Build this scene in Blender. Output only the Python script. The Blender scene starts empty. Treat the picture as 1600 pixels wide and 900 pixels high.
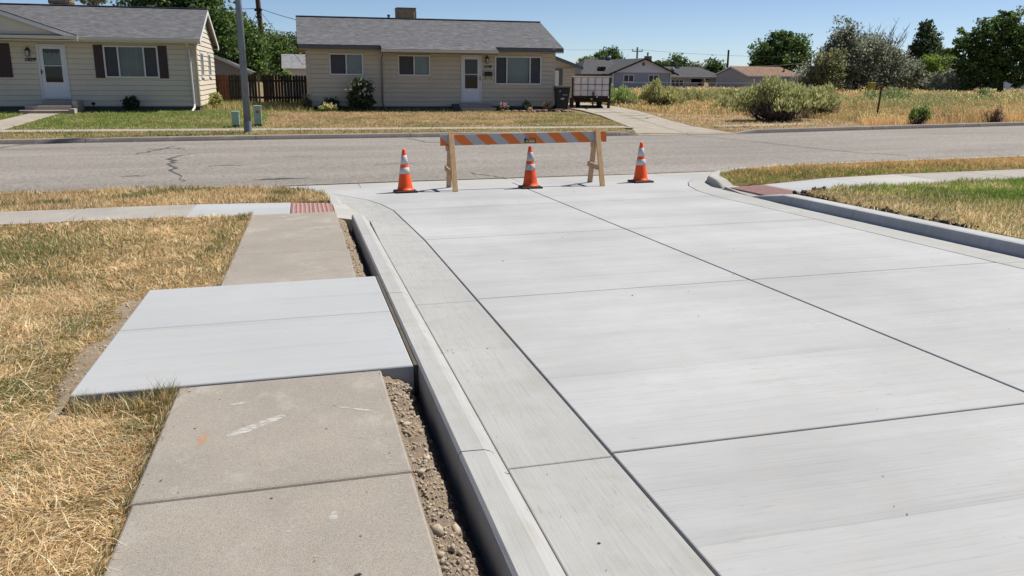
import bpy, math, random
import numpy as np
from mathutils import Vector, Matrix
C = bpy.context.scene.collection
SC = bpy.context.scene
random.seed(7)
RNG = np.random.default_rng(11)

# ---------------------------------------------------------------- camera, sky, sun, exposure
CAM_P = Vector((-0.02348, 0.0391, 1.64937))
Rt = Vector((0.96987058, -0.24347151, 0.00852503)); Ut = Vector((0.05237026, 0.2425368, 0.96872765)); Ft = Vector((0.23792521, 0.93909399, -0.24797998))
cd = bpy.data.cameras.new('camera'); cam = bpy.data.objects.new('camera', cd); C.objects.link(cam)
m = Matrix((Rt, Ut, -Ft)).transposed().to_4x4(); m.translation = CAM_P
cam.matrix_world = m
cd.sensor_width = 36.0; cd.lens = 36.0*1296.67/1600; cd.clip_start = 0.05; cd.clip_end = 4000
SC.camera = cam
SUN_EL, SUN_AZ = math.radians(56), math.radians(13)      # azimuth from +X towards +Y
S = Vector((math.cos(SUN_EL)*math.cos(SUN_AZ), math.cos(SUN_EL)*math.sin(SUN_AZ), math.sin(SUN_EL)))
W = bpy.data.worlds.new('World'); SC.world = W; W.use_nodes = True
nt = W.node_tree; bg = nt.nodes['Background']
sky = nt.nodes.new('ShaderNodeTexSky'); sky.sky_type = 'NISHITA'; sky.sun_disc = False
sky.sun_elevation = SUN_EL; sky.sun_rotation = math.pi/2 - SUN_AZ
sky.altitude = 1000; sky.air_density = 0.62; sky.dust_density = 0.5; sky.ozone_density = 2.2
nt.links.new(sky.outputs[0], bg.inputs[0]); bg.inputs[1].default_value = 0.078
sd = bpy.data.lights.new('sun', 'SUN'); sd.energy = 5.0; sd.angle = math.radians(0.5); sd.color = (1, 0.95, 0.87)
so = bpy.data.objects.new('sun', sd); C.objects.link(so); so.rotation_euler = S.to_track_quat('Z', 'Y').to_euler(); so.location = (20, 5, 40)
SC.view_settings.view_transform = 'Standard'; SC.view_settings.look = 'None'; SC.view_settings.exposure = 0.5
SC.view_settings.gamma = 1.0; SC.view_settings.use_curve_mapping = False
SC.render.engine = 'CYCLES'
SC.cycles.max_bounces = 6; SC.cycles.diffuse_bounces = 2; SC.cycles.glossy_bounces = 3; SC.cycles.transmission_bounces = 4; SC.cycles.transparent_max_bounces = 8

# the near ground is one plane that falls slightly away from the camera and rises to the right
T = np.array([[0.99989872, 0, -0.01423175], [0.00033725, 0.99971919, 0.02369456], [0.01422776, -0.02369696, 0.99961794]])
TM = Matrix(T.tolist())
def N(p): return tuple(T @ np.array((p[0], p[1], p[2] if len(p) > 2 else 0.0)))
def plane_z(X, Y):                                     # height of the near plane at world X, Y
    return 0.0142372*np.clip(X, -20, 45) - 0.0237036*Y
def lerp1(x, xs, ys): return np.interp(x, xs, ys)
def toe_z(X): return lerp1(X, [-20, -8.4, -1.35, 4.4, 10.1, 15, 21.5, 27.3, 45], [-.45, -.40, -.34, -.305, -.325, -.29, -.17, -.07, .1])
def lot_z(X, Y):                                       # far lots and the field, world Z
    X = np.asarray(X, float); Y = np.asarray(Y, float)
    zc = toe_z(X) + lerp1(X, [11, 16], [.075, .065])
    strip = np.interp(X, [10, 16, 22], [-.18, -.16, -.02])
    zl = np.interp(X, [-3, 0.5], [.14, .0]); zl2 = np.interp(X, [-3, .5, 11, 14], [.18, .06, .06, .06])
    z = np.where(Y < 28.7, zc + (strip-zc)*np.clip((Y-27.4)/1.3, 0, 1),
        np.where(Y < 29.8, strip, np.where(Y < 35.8, strip + (zl-strip)*(Y-29.8)/6.0,
        np.where(Y < 37.5, zl + (zl2-zl)*(Y-35.8)/1.7, zl2 + (.15-zl2)*np.clip((Y-37.5)/6, 0, 1)))))
    z = z + (-.12 - .15)*np.clip((Y-46)/30, 0, 1)
    zf = zc + .06*np.clip((Y-27.4)/2, 0, 1) + (-.1 - zc - .06)*np.clip((Y-30)/40, 0, 1)
    w = np.clip((X-15.4)/2.5, 0, 1)
    return z*(1-w) + zf*w
def vnoise(x, y, seed=0):
    x = np.asarray(x, float); y = np.asarray(y, float)
    xi = np.floor(x).astype(np.int64); yi = np.floor(y).astype(np.int64); fx = x-xi; fy = y-yi
    fx = fx*fx*(3-2*fx); fy = fy*fy*(3-2*fy)
    def h(a, b):
        n = (a*374761393 + b*668265263 + seed*974634777) & 0xffffffff
        n = ((n ^ (n >> 13))*1274126177) & 0xffffffff
        return ((n ^ (n >> 16)) & 0xffff)/65535.0
    return (h(xi, yi)*(1-fx)+h(xi+1, yi)*fx)*(1-fy) + (h(xi, yi+1)*(1-fx)+h(xi+1, yi+1)*fx)*fy
def fbm(x, y, seed=0): return .55*vnoise(x, y, seed)+.3*vnoise(x*2.1, y*2.1, seed+1)+.15*vnoise(x*4.3, y*4.3, seed+2)

# ---------------------------------------------------------------- helpers
ORG = {}
def tag(o, label=None, cat=None, group=None, kind=None):
    if label: o['label'] = label
    if cat: o['category'] = cat
    if group: o['group'] = group
    if kind: o['kind'] = kind
    return o
def thing(name, label, cat, loc=(0, 0, 0), group=None, rot=None):
    o = bpy.data.objects.new(name, None); C.objects.link(o); o.location = loc; o.empty_display_size = .2
    if rot is not None: o.rotation_euler = rot
    ORG[o.name] = Vector(loc); return tag(o, label, cat, group)
def copy_tree(o, parent=None):
    c = o.copy(); C.objects.link(c); c.parent = parent; ORG[c.name] = ORG.get(o.name, Vector((0, 0, 0)))
    for ch in list(o.children): copy_tree(ch, c)
    return c
class MB:
    def __init__(s, xf=None): s.v = []; s.f = []; s.mi = []; s.xf = xf
    def add(s, vs, fs, m=0):
        b = len(s.v)
        s.v += [tuple(s.xf(p)) if s.xf else tuple(p) for p in vs]
        for f in fs: s.f.append([b+i for i in f]); s.mi.append(m)
        return s
    def box(s, x0, x1, y0, y1, z0, z1, m=0):
        return s.add([(x0, y0, z0), (x1, y0, z0), (x1, y1, z0), (x0, y1, z0), (x0, y0, z1), (x1, y0, z1), (x1, y1, z1), (x0, y1, z1)],
              [(3, 2, 1, 0), (4, 5, 6, 7), (0, 1, 5, 4), (1, 2, 6, 5), (2, 3, 7, 6), (3, 0, 4, 7)], m)
    def bar(s, p, q, w, h, m=0, up=(0, 0, 1)):
        p, q = Vector(p), Vector(q); d = (q-p).normalized(); u = Vector(up)
        if abs(d.dot(u)) > .98: u = Vector((0, 1, 0))
        a = d.cross(u).normalized()*w/2; b = a.cross(d).normalized()*h/2
        vs = [p-a-b, p+a-b, p+a+b, p-a+b, q-a-b, q+a-b, q+a+b, q-a+b]
        return s.add(vs, [(3, 2, 1, 0), (4, 5, 6, 7), (0, 1, 5, 4), (1, 2, 6, 5), (2, 3, 7, 6), (3, 0, 4, 7)], m)
    def tube(s, pts, r, n=8, m=0, caps=True):
        pts = [Vector(p) for p in pts]; k = len(pts)
        if not hasattr(r, '__len__'): r = [r]*k
        vs = []; fs = []
        for i, p in enumerate(pts):
            d = (pts[min(i+1, k-1)]-pts[max(i-1, 0)])
            d = d.normalized() if d.length > 1e-9 else Vector((0, 0, 1))
            u = Vector((0, 0, 1)) if abs(d.z) < .9 else Vector((1, 0, 0))
            a = d.cross(u).normalized(); b = d.cross(a).normalized()
            for j in range(n):
                t = 2*math.pi*j/n; vs.append(p + a*(r[i]*math.cos(t)) + b*(r[i]*math.sin(t)))
        for i in range(k-1):
            for j in range(n):
                j2 = (j+1) % n; fs.append((i*n+j, (i+1)*n+j, (i+1)*n+j2, i*n+j2))
        if caps: fs.append(tuple(range(n))); fs.append(tuple(reversed([(k-1)*n+j for j in range(n)])))
        return s.add(vs, fs, m)
    def lathe(s, prof, n=24, c=(0, 0, 0), m=0):
        vs = []; fs = []
        for r, z in prof:
            for j in range(n):
                t = 2*math.pi*j/n; vs.append((c[0]+r*math.cos(t), c[1]+r*math.sin(t), c[2]+z))
        for i in range(len(prof)-1):
            for j in range(n):
                j2 = (j+1) % n; fs.append((i*n+j, i*n+j2, (i+1)*n+j2, (i+1)*n+j))
        fs.append(tuple(reversed(range(n)))); fs.append(tuple((len(prof)-1)*n+j for j in range(n)))
        return s.add(vs, fs, m)
    def grid(s, xs, ys, zf, m=0):
        X, Y = np.meshgrid(xs, ys); Z = zf(X, Y); nx = len(xs)
        vs = list(zip(X.ravel(), Y.ravel(), Z.ravel()))
        fs = [(j*nx+i, j*nx+i+1, (j+1)*nx+i+1, (j+1)*nx+i) for j in range(len(ys)-1) for i in range(nx-1)]
        return s.add(vs, fs, m)
    def slab(s, poly, z=0.0, t=.1, r=.006, m=0, inset=0.0):
        zf = z if callable(z) else (lambda x, y: z)
        if inset: poly = inset_poly(poly, inset)
        n = len(poly); vs = []
        rings = [(0, -t), (0, -r), (r*.35, -r*.35), (r, 0)]
        for ins, dz in rings:
            for (x, y) in inset_poly(poly, ins) if ins else poly: vs.append((x, y, zf(x, y)+dz))
        fs = []
        for k in range(3):
            for i in range(n):
                j = (i+1) % n; fs.append((k*n+i, k*n+j, (k+1)*n+j, (k+1)*n+i))
        fs.append(tuple(3*n+i for i in range(n))); fs.append(tuple(reversed(range(n))))
        return s.add(vs, fs, m)
    def build(s, name, mats, parent=None, smooth=False, local=False, bevel=0, mesh_only=False):
        me = bpy.data.meshes.new(name)
        o0 = Vector((0, 0, 0)) if (parent is None or local) else ORG.get(parent.name, Vector((0, 0, 0)))
        me.from_pydata([(p[0]-o0.x, p[1]-o0.y, p[2]-o0.z) for p in s.v], [], s.f)
        for mm in (mats if isinstance(mats, (list, tuple)) else [mats]): me.materials.append(mm)
        if any(s.mi): me.polygons.foreach_set('material_index', s.mi)
        if smooth: me.polygons.foreach_set('use_smooth', [True]*len(s.f))
        me.update()
        ob = bpy.data.objects.new(name, me); C.objects.link(ob); ob.parent = parent; ORG[ob.name] = o0
        if bevel:
            b = ob.modifiers.new('edge', 'BEVEL'); b.width = bevel; b.segments = 2; b.limit_method = 'ANGLE'
        return ob
def ccw(poly):
    a = sum(poly[i][0]*poly[(i+1) % len(poly)][1]-poly[(i+1) % len(poly)][0]*poly[i][1] for i in range(len(poly)))
    return poly if a > 0 else poly[::-1]
def inset_poly(poly, d):
    n = len(poly); out = []
    for i in range(n):
        p, c, q = Vector(poly[i-1]), Vector(poly[i]), Vector(poly[(i+1) % n])
        e1 = (c-p).normalized(); e2 = (q-c).normalized()
        n1 = Vector((-e1.y, e1.x)); n2 = Vector((-e2.y, e2.x)); b = n1+n2
        k = 2.0/max(b.length_squared, .35); out.append(tuple(c + b*d*k*1.0))
    return out
def raw_mesh(name, co, loops, starts, totals, mats, col=None, parent=None, org=(0, 0, 0), midx=None, smooth=False):
    me = bpy.data.meshes.new(name); co = (co - np.array(org)).astype(np.float32)
    me.vertices.add(len(co)); me.vertices.foreach_set('co', co.ravel())
    me.loops.add(len(loops)); me.loops.foreach_set('vertex_index', loops.astype(np.int32))
    me.polygons.add(len(starts)); me.polygons.foreach_set('loop_start', starts.astype(np.int32)); me.polygons.foreach_set('loop_total', totals.astype(np.int32))
    for mm in (mats if isinstance(mats, (list, tuple)) else [mats]): me.materials.append(mm)
    if midx is not None: me.polygons.foreach_set('material_index', midx.astype(np.int32))
    if smooth: me.polygons.foreach_set('use_smooth', np.ones(len(starts), bool))
    if col is not None:
        a = me.attributes.new('tint', 'FLOAT_COLOR', 'POINT')
        a.data.foreach_set('color', np.concatenate([col, np.ones((len(col), 1))], 1).astype(np.float32).ravel())
    me.update(calc_edges=True)
    ob = bpy.data.objects.new(name, me); C.objects.link(ob); ob.parent = parent; return ob
def blades(name, P, L, Wd, az, lean, col, mt, droop=.5, parent=None, org=(0, 0, 0)):
    n = len(P); sl = np.sin(lean); d = np.stack([np.cos(az)*sl, np.sin(az)*sl, np.cos(lean)], 1)
    l2 = np.minimum(lean+droop, 1.62); s2 = np.sin(l2); d2 = np.stack([np.cos(az)*s2, np.sin(az)*s2, np.cos(l2)], 1)
    tw = az + RNG.normal(0, .9, n); w = np.stack([-np.sin(tw), np.cos(tw), np.zeros(n)], 1)*(Wd/2)[:, None]
    mid = P + d*(L*.5)[:, None]; tip = mid + d2*(L*.5)[:, None]
    co = np.stack([P-w, P+w, mid+w*.8, mid-w*.8, tip], 1).reshape(-1, 3)
    b = (np.arange(n)*5)[:, None]
    loops = (b + np.array([0, 1, 2, 3, 3, 2, 4])[None]).ravel()
    st = (np.arange(n)*7)[:, None] + np.array([0, 4])[None]; tot = np.tile([4, 3], n)
    return raw_mesh(name, co, loops, st.ravel(), tot, mt, np.repeat(col, 5, 0), parent, org)
def leaf_cards(centers, size, nrm_dir, aspect, rng):
    """diamond shaped leaf faces: centers (n,3), size (n,), nrm_dir = long axis (n,3)"""
    n = len(centers); a = nrm_dir/np.linalg.norm(nrm_dir, axis=1)[:, None]
    t = rng.normal(size=(n, 3)); b = np.cross(a, t); b /= np.linalg.norm(b, axis=1)[:, None]
    a = a*(size/2)[:, None]; b = b*(size*aspect/2)[:, None]
    co = np.stack([centers-a, centers+b, centers+a, centers-b], 1).reshape(-1, 3)
    return co
def cards_obj(name, co, col, mt, parent=None, org=(0, 0, 0)):
    n = len(co)//4
    return raw_mesh(name, co, np.arange(4*n), np.arange(n)*4, np.full(n, 4), mt, np.repeat(col, 4, 0), parent, org)
PK = 1.5
def palette(pal, n, rng, jit=.18):
    pal = np.array(pal)*PK; c = pal[rng.integers(0, len(pal), n)]
    return np.clip(c*(1+rng.normal(0, jit, (n, 1))), .005, .95)

# ---------------------------------------------------------------- materials
K = .70
def kc(c): return tuple(x*K for x in c)
def nodes(name):
    mt = bpy.data.materials.new(name); mt.use_nodes = True; nt = mt.node_tree
    b = nt.nodes['Principled BSDF']; return mt, nt, b
def tex(nt, kind, scale, co, **kw):
    t = nt.nodes.new('ShaderNodeTex'+kind)
    if 'Scale' in t.inputs: t.inputs['Scale'].default_value = scale
    for k, v in kw.items():
        if k in t.inputs: t.inputs[k].default_value = v
        else: setattr(t, k, v)
    nt.links.new(co, t.inputs['Vector']); return t
def coord(nt, scale=(1, 1, 1), rot=0):
    tc = nt.nodes.new('ShaderNodeTexCoord'); mp = nt.nodes.new('ShaderNodeMapping')
    mp.inputs['Scale'].default_value = scale; mp.inputs['Rotation'].default_value = (0, 0, rot)
    nt.links.new(tc.outputs['Object'], mp.inputs['Vector']); return mp.outputs[0]
def ramp(nt, src, stops):
    r = nt.nodes.new('ShaderNodeValToRGB'); e = r.color_ramp.elements
    while len(e) < len(stops): e.new(.5)
    for i, (p, c) in enumerate(stops):
        e[i].position = p; e[i].color = (c, c, c, 1) if not hasattr(c, '__len__') else (*c, 1)
    nt.links.new(src, r.inputs[0]); return r.outputs[0]
def mix(nt, a, b, fac, mode='MIX'):
    x = nt.nodes.new('ShaderNodeMix'); x.data_type = 'RGBA'; x.blend_type = mode
    for i, s in ((6, a), (7, b)):
        if hasattr(s, 'is_linked') or isinstance(s, bpy.types.NodeSocket): nt.links.new(s, x.inputs[i])
        else: x.inputs[i].default_value = (*s, 1)
    if isinstance(fac, bpy.types.NodeSocket): nt.links.new(fac, x.inputs[0])
    else: x.inputs[0].default_value = fac
    return x.outputs[2]
def bump(nt, b, h, strength, dist=.01):
    n = nt.nodes.new('ShaderNodeBump'); n.inputs['Strength'].default_value = strength; n.inputs['Distance'].default_value = dist
    nt.links.new(h, n.inputs['Height']); nt.links.new(n.outputs[0], b.inputs['Normal']); return n
def simple(name, col, rough=.7, var=.15, sc=6, fine=60, metal=0, bmp=.1, spec=.4, stretch=(1, 1, 1)):
    col = kc(col); mt, nt, b = nodes(name); co = coord(nt, stretch)
    n1 = tex(nt, 'Noise', sc, co, Detail=4); n2 = tex(nt, 'Noise', fine, co, Detail=3)
    lo = tuple(c*(1-var) for c in col); hi = tuple(min(c*(1+var), 1) for c in col)
    c1 = ramp(nt, n1.outputs[0], [(.3, lo), (.7, hi)]); f2 = ramp(nt, n2.outputs[0], [(.3, 1-var*.6), (.7, 1+var*.3)])
    c = mix(nt, c1, f2, 1.0, 'MULTIPLY'); nt.links.new(c, b.inputs['Base Color'])
    b.inputs['Roughness'].default_value = rough; b.inputs['Metallic'].default_value = metal; b.inputs['Specular IOR Level'].default_value = spec
    if bmp: bump(nt, b, n2.outputs[0], bmp, .004)
    return mt
def concrete(name, col, axis='x', tint=(.50, .485, .44), streak=.1, mottle=.09, rot=0):
    col = kc(col); tint = kc(tint); mt, nt, b = nodes(name); co = coord(nt)
    st = coord(nt, (1.7, 75, 1) if axis == 'x' else (75, 2.2, 1), rot); st3 = coord(nt, (9, 60, 1) if axis == 'x' else (60, 9, 1), rot); st2 = coord(nt, (.22, 9, 1) if axis == 'x' else (9, .22, 1), rot)
    big = tex(nt, 'Noise', .55, co, Detail=5, Roughness=.6); med = tex(nt, 'Noise', 5, co, Detail=5)
    s1 = tex(nt, 'Noise', 1, st, Detail=4, Roughness=.7); s2 = tex(nt, 'Noise', 1, st2, Detail=3); fine = tex(nt, 'Noise', 260, co, Detail=2)
    c = mix(nt, tuple(x*(1-mottle) for x in col), tuple(min(1, x*(1+mottle)) for x in col), ramp(nt, big.outputs[0], [(.32, 0), (.68, 1)]))
    c = mix(nt, c, tint, ramp(nt, med.outputs[0], [(.48, 0), (.8, .45)]))
    c = mix(nt, c, ramp(nt, s1.outputs[0], [(.25, 1-streak*1.5), (.5, 1), (.75, 1+streak*.35)]), 1.0, 'MULTIPLY')
    c = mix(nt, c, ramp(nt, s2.outputs[0], [(.3, 1-streak*.6), (.6, 1)]), 1.0, 'MULTIPLY')
    if axis == 'x':                                        # overlapping broom passes across the road
        sx = nt.nodes.new('ShaderNodeSeparateXYZ'); nt.links.new(co, sx.inputs[0]); wob = tex(nt, 'Noise', .8, co, Detail=2)
        def mth(op, a_, b2):
            q = nt.nodes.new('ShaderNodeMath'); q.operation = op
            for i_, v_ in enumerate((a_, b2)):
                if isinstance(v_, bpy.types.NodeSocket): nt.links.new(v_, q.inputs[i_])
                elif v_ is not None: q.inputs[i_].default_value = v_
            return q.outputs[0]
        yy = mth('ADD', mth('MULTIPLY', sx.outputs[1], 1.55), mth('MULTIPLY', wob.outputs[0], .16)); fr_ = mth('FRACT', yy, None); fl = mth('FLOOR', yy, None)
        wn = nt.nodes.new('ShaderNodeTexWhiteNoise'); wn.noise_dimensions = '1D'; nt.links.new(fl, wn.inputs['W'])
        c = mix(nt, c, ramp(nt, wn.outputs[0], [(0, .955), (1, 1.02)]), 1.0, 'MULTIPLY')
        lw = tex(nt, 'Noise', 1, coord(nt, (.7, 1.2, 1)), Detail=3)
        c = mix(nt, c, ramp(nt, fr_, [(0, .80), (.022, .93), (.12, 1)]), ramp(nt, lw.outputs[0], [(.42, .08), (.62, .85)]), 'MULTIPLY')
    s3 = tex(nt, 'Noise', 1, st3, Detail=3, Roughness=.6); pm = tex(nt, 'Noise', 1.1, co, Detail=4)
    c = mix(nt, c, ramp(nt, s3.outputs[0], [(.62, 1), (.72, .62)]), ramp(nt, pm.outputs[0], [(.42, .05), (.66, .9)]), 'MULTIPLY')
    sp = tex(nt, 'Voronoi', 38, co, feature='F1')          # sparse dark pits
    c = mix(nt, c, ramp(nt, sp.outputs['Distance'], [(.04, .55), (.09, 1)]), ramp(nt, med.outputs[0], [(.5, 0), (.65, 1)]), 'MULTIPLY')
    nt.links.new(c, b.inputs['Base Color']); b.inputs['Roughness'].default_value = .85; b.inputs['Specular IOR Level'].default_value = .25
    h = mix(nt, s1.outputs[0], fine.outputs[0], .25); bump(nt, b, h, .55, .004)
    return mt
def old_concrete(name, col, spk=.3):
    col = kc(col); mt, nt, b = nodes(name); co = coord(nt)
    big = tex(nt, 'Noise', 1.3, co, Detail=6, Roughness=.65); agg = tex(nt, 'Voronoi', 210, co); fine = tex(nt, 'Noise', 330, co, Detail=3)
    lt = tex(nt, 'Noise', 2.6, coord(nt, (1, .7, 1), .5), Detail=6, Roughness=.7)
    c = mix(nt, tuple(x*.88 for x in col), tuple(x*1.1 for x in col), ramp(nt, big.outputs[0], [(.3, 0), (.7, 1)]))
    c = mix(nt, c, ramp(nt, agg.outputs['Color'], [(.0, 1-spk), (.5, 1), (1, 1+spk*.35)]), .8, 'MULTIPLY')
    c = mix(nt, c, ramp(nt, fine.outputs[0], [(.36, 1-spk), (.6, 1.04)]), .9, 'MULTIPLY')
    c = mix(nt, c, kc((.62, .58, .53)), ramp(nt, lt.outputs[0], [(.55, 0), (.72, .5)]))
    st_ = tex(nt, 'Noise', .9, coord(nt, (1.6, .5, 1), -.3), Detail=7, Roughness=.7)
    c = mix(nt, c, kc((.27, .235, .20)), ramp(nt, st_.outputs[0], [(.56, 0), (.74, .45)]))
    nt.links.new(c, b.inputs['Base Color']); b.inputs['Roughness'].default_value = .9; b.inputs['Specular IOR Level'].default_value = .2
    bump(nt, b, fine.outputs[0], .6, .004); return mt
def asphalt(name):
    mt, nt, b = nodes(name); co = coord(nt)
    big = tex(nt, 'Noise', .5, coord(nt, (.25, 1.4, 1)), Detail=6, Roughness=.6); agg = tex(nt, 'Voronoi', 55, co); fine = tex(nt, 'Noise', 45, co, Detail=5, Roughness=.8)
    c = mix(nt, (.197, .179, .161), (.274, .252, .227), ramp(nt, big.outputs[0], [(.3, 0), (.7, 1)]))
    sp = tex(nt, 'Noise', 13, coord(nt, (1, .55, 1)), Detail=4, Roughness=.8)
    c = mix(nt, c, ramp(nt, sp.outputs[0], [(.34, .75), (.5, 1), (.66, 1.22)]), 1.0, 'MULTIPLY')
    c = mix(nt, c, ramp(nt, fine.outputs[0], [(.33, .6), (.52, 1), (.7, 1.25)]), 1.0, 'MULTIPLY')
    c = mix(nt, c, ramp(nt, agg.outputs['Color'], [(0, .75), (.6, 1), (1, 1.12)]), .8, 'MULTIPLY')
    nt.links.new(c, b.inputs['Base Color']); b.inputs['Roughness'].default_value = .9; b.inputs['Specular IOR Level'].default_value = .2
    bump(nt, b, fine.outputs[0], .5, .01); return mt
def soil(name, a, bcol, sc=9):
    a = kc(a); bcol = kc(bcol); mt, nt, b = nodes(name); co = coord(nt)
    n1 = tex(nt, 'Noise', sc, co, Detail=6, Roughness=.7); n2 = tex(nt, 'Noise', sc*9, co, Detail=4, Roughness=.75)
    c = mix(nt, a, bcol, ramp(nt, n1.outputs[0], [(.3, 0), (.7, 1)])); c = mix(nt, c, ramp(nt, n2.outputs[0], [(.3, .6), (.65, 1.15)]), 1.0, 'MULTIPLY')
    nt.links.new(c, b.inputs['Base Color']); b.inputs['Roughness'].default_value = .95; b.inputs['Specular IOR Level'].default_value = .1
    bump(nt, b, n2.outputs[0], .9, .02); return mt
def leafmat(name, trans=.3, rough=.6, spec=.25):
    mt, nt, b = nodes(name)
    a = nt.nodes.new('ShaderNodeAttribute'); a.attribute_name = 'tint'
    nt.links.new(a.outputs['Color'], b.inputs['Base Color']); b.inputs['Roughness'].default_value = rough; b.inputs['Specular IOR Level'].default_value = spec
    tr = nt.nodes.new('ShaderNodeBsdfTranslucent'); nt.links.new(a.outputs['Color'], tr.inputs[0])
    ms = nt.nodes.new('ShaderNodeMixShader'); ms.inputs[0].default_value = trans
    nt.links.new(b.outputs[0], ms.inputs[1]); nt.links.new(tr.outputs[0], ms.inputs[2]); nt.links.new(ms.outputs[0], nt.nodes['Material Output'].inputs[0])
    return mt
def glass(name):
    mt, nt, b = nodes(name)
    nt.nodes.remove(b); tr = nt.nodes.new('ShaderNodeBsdfTransparent'); tr.inputs[0].default_value = (.8, .85, .85, 1)
    gl = nt.nodes.new('ShaderNodeBsdfGlossy'); gl.inputs['Roughness'].default_value = .03; gl.inputs[0].default_value = (.9, .93, .95, 1)
    fr = nt.nodes.new('ShaderNodeFresnel'); fr.inputs[0].default_value = 1.45
    ms = nt.nodes.new('ShaderNodeMixShader'); nt.links.new(fr.outputs[0], ms.inputs[0]); nt.links.new(tr.outputs[0], ms.inputs[1]); nt.links.new(gl.outputs[0], ms.inputs[2])
    nt.links.new(ms.outputs[0], nt.nodes['Material Output'].inputs[0]); return mt
def shingle(name, col):
    col = kc(col); mt, nt, b = nodes(name); tc = nt.nodes.new('ShaderNodeTexCoord'); mp = nt.nodes.new('ShaderNodeMapping'); mp.inputs['Scale'].default_value = (1, 1, 1)
    nt.links.new(tc.outputs['Object'], mp.inputs[0]); co = mp.outputs[0]
    n1 = tex(nt, 'Noise', 3.2, coord(nt, (1, 2.4, 4)), Detail=5, Roughness=.75); n2 = tex(nt, 'Voronoi', 5.5, coord(nt, (.7, 1.6, 1.6))); n3 = tex(nt, 'Noise', 90, co)
    c = mix(nt, tuple(x*.72 for x in col), tuple(x*1.3 for x in col), ramp(nt, n1.outputs[0], [(.35, 0), (.65, 1)]))
    c = mix(nt, c, ramp(nt, n2.outputs['Color'], [(0, .78), (1, 1.18)]), 1.0, 'MULTIPLY'); c = mix(nt, c, ramp(nt, n3.outputs[0], [(.3, .8), (.7, 1.15)]), 1.0, 'MULTIPLY')
    nt.links.new(c, b.inputs['Base Color']); b.inputs['Roughness'].default_value = .95; b.inputs['Specular IOR Level'].default_value = .15
    bump(nt, b, n3.outputs[0], .5, .01); return mt
def wood(name, col, var=.2):
    col = kc(col); mt, nt, b = nodes(name); co = coord(nt, (14, 14, 1.3))
    n1 = tex(nt, 'Noise', 3, co, Detail=5, Roughness=.65, Distortion=.6)
    c = mix(nt, tuple(x*(1-var) for x in col), tuple(x*(1+var) for x in col), ramp(nt, n1.outputs[0], [(.35, 0), (.65, 1)]))
    nt.links.new(c, b.inputs['Base Color']); b.inputs['Roughness'].default_value = .75; bump(nt, b, n1.outputs[0], .2, .004); return mt
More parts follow.
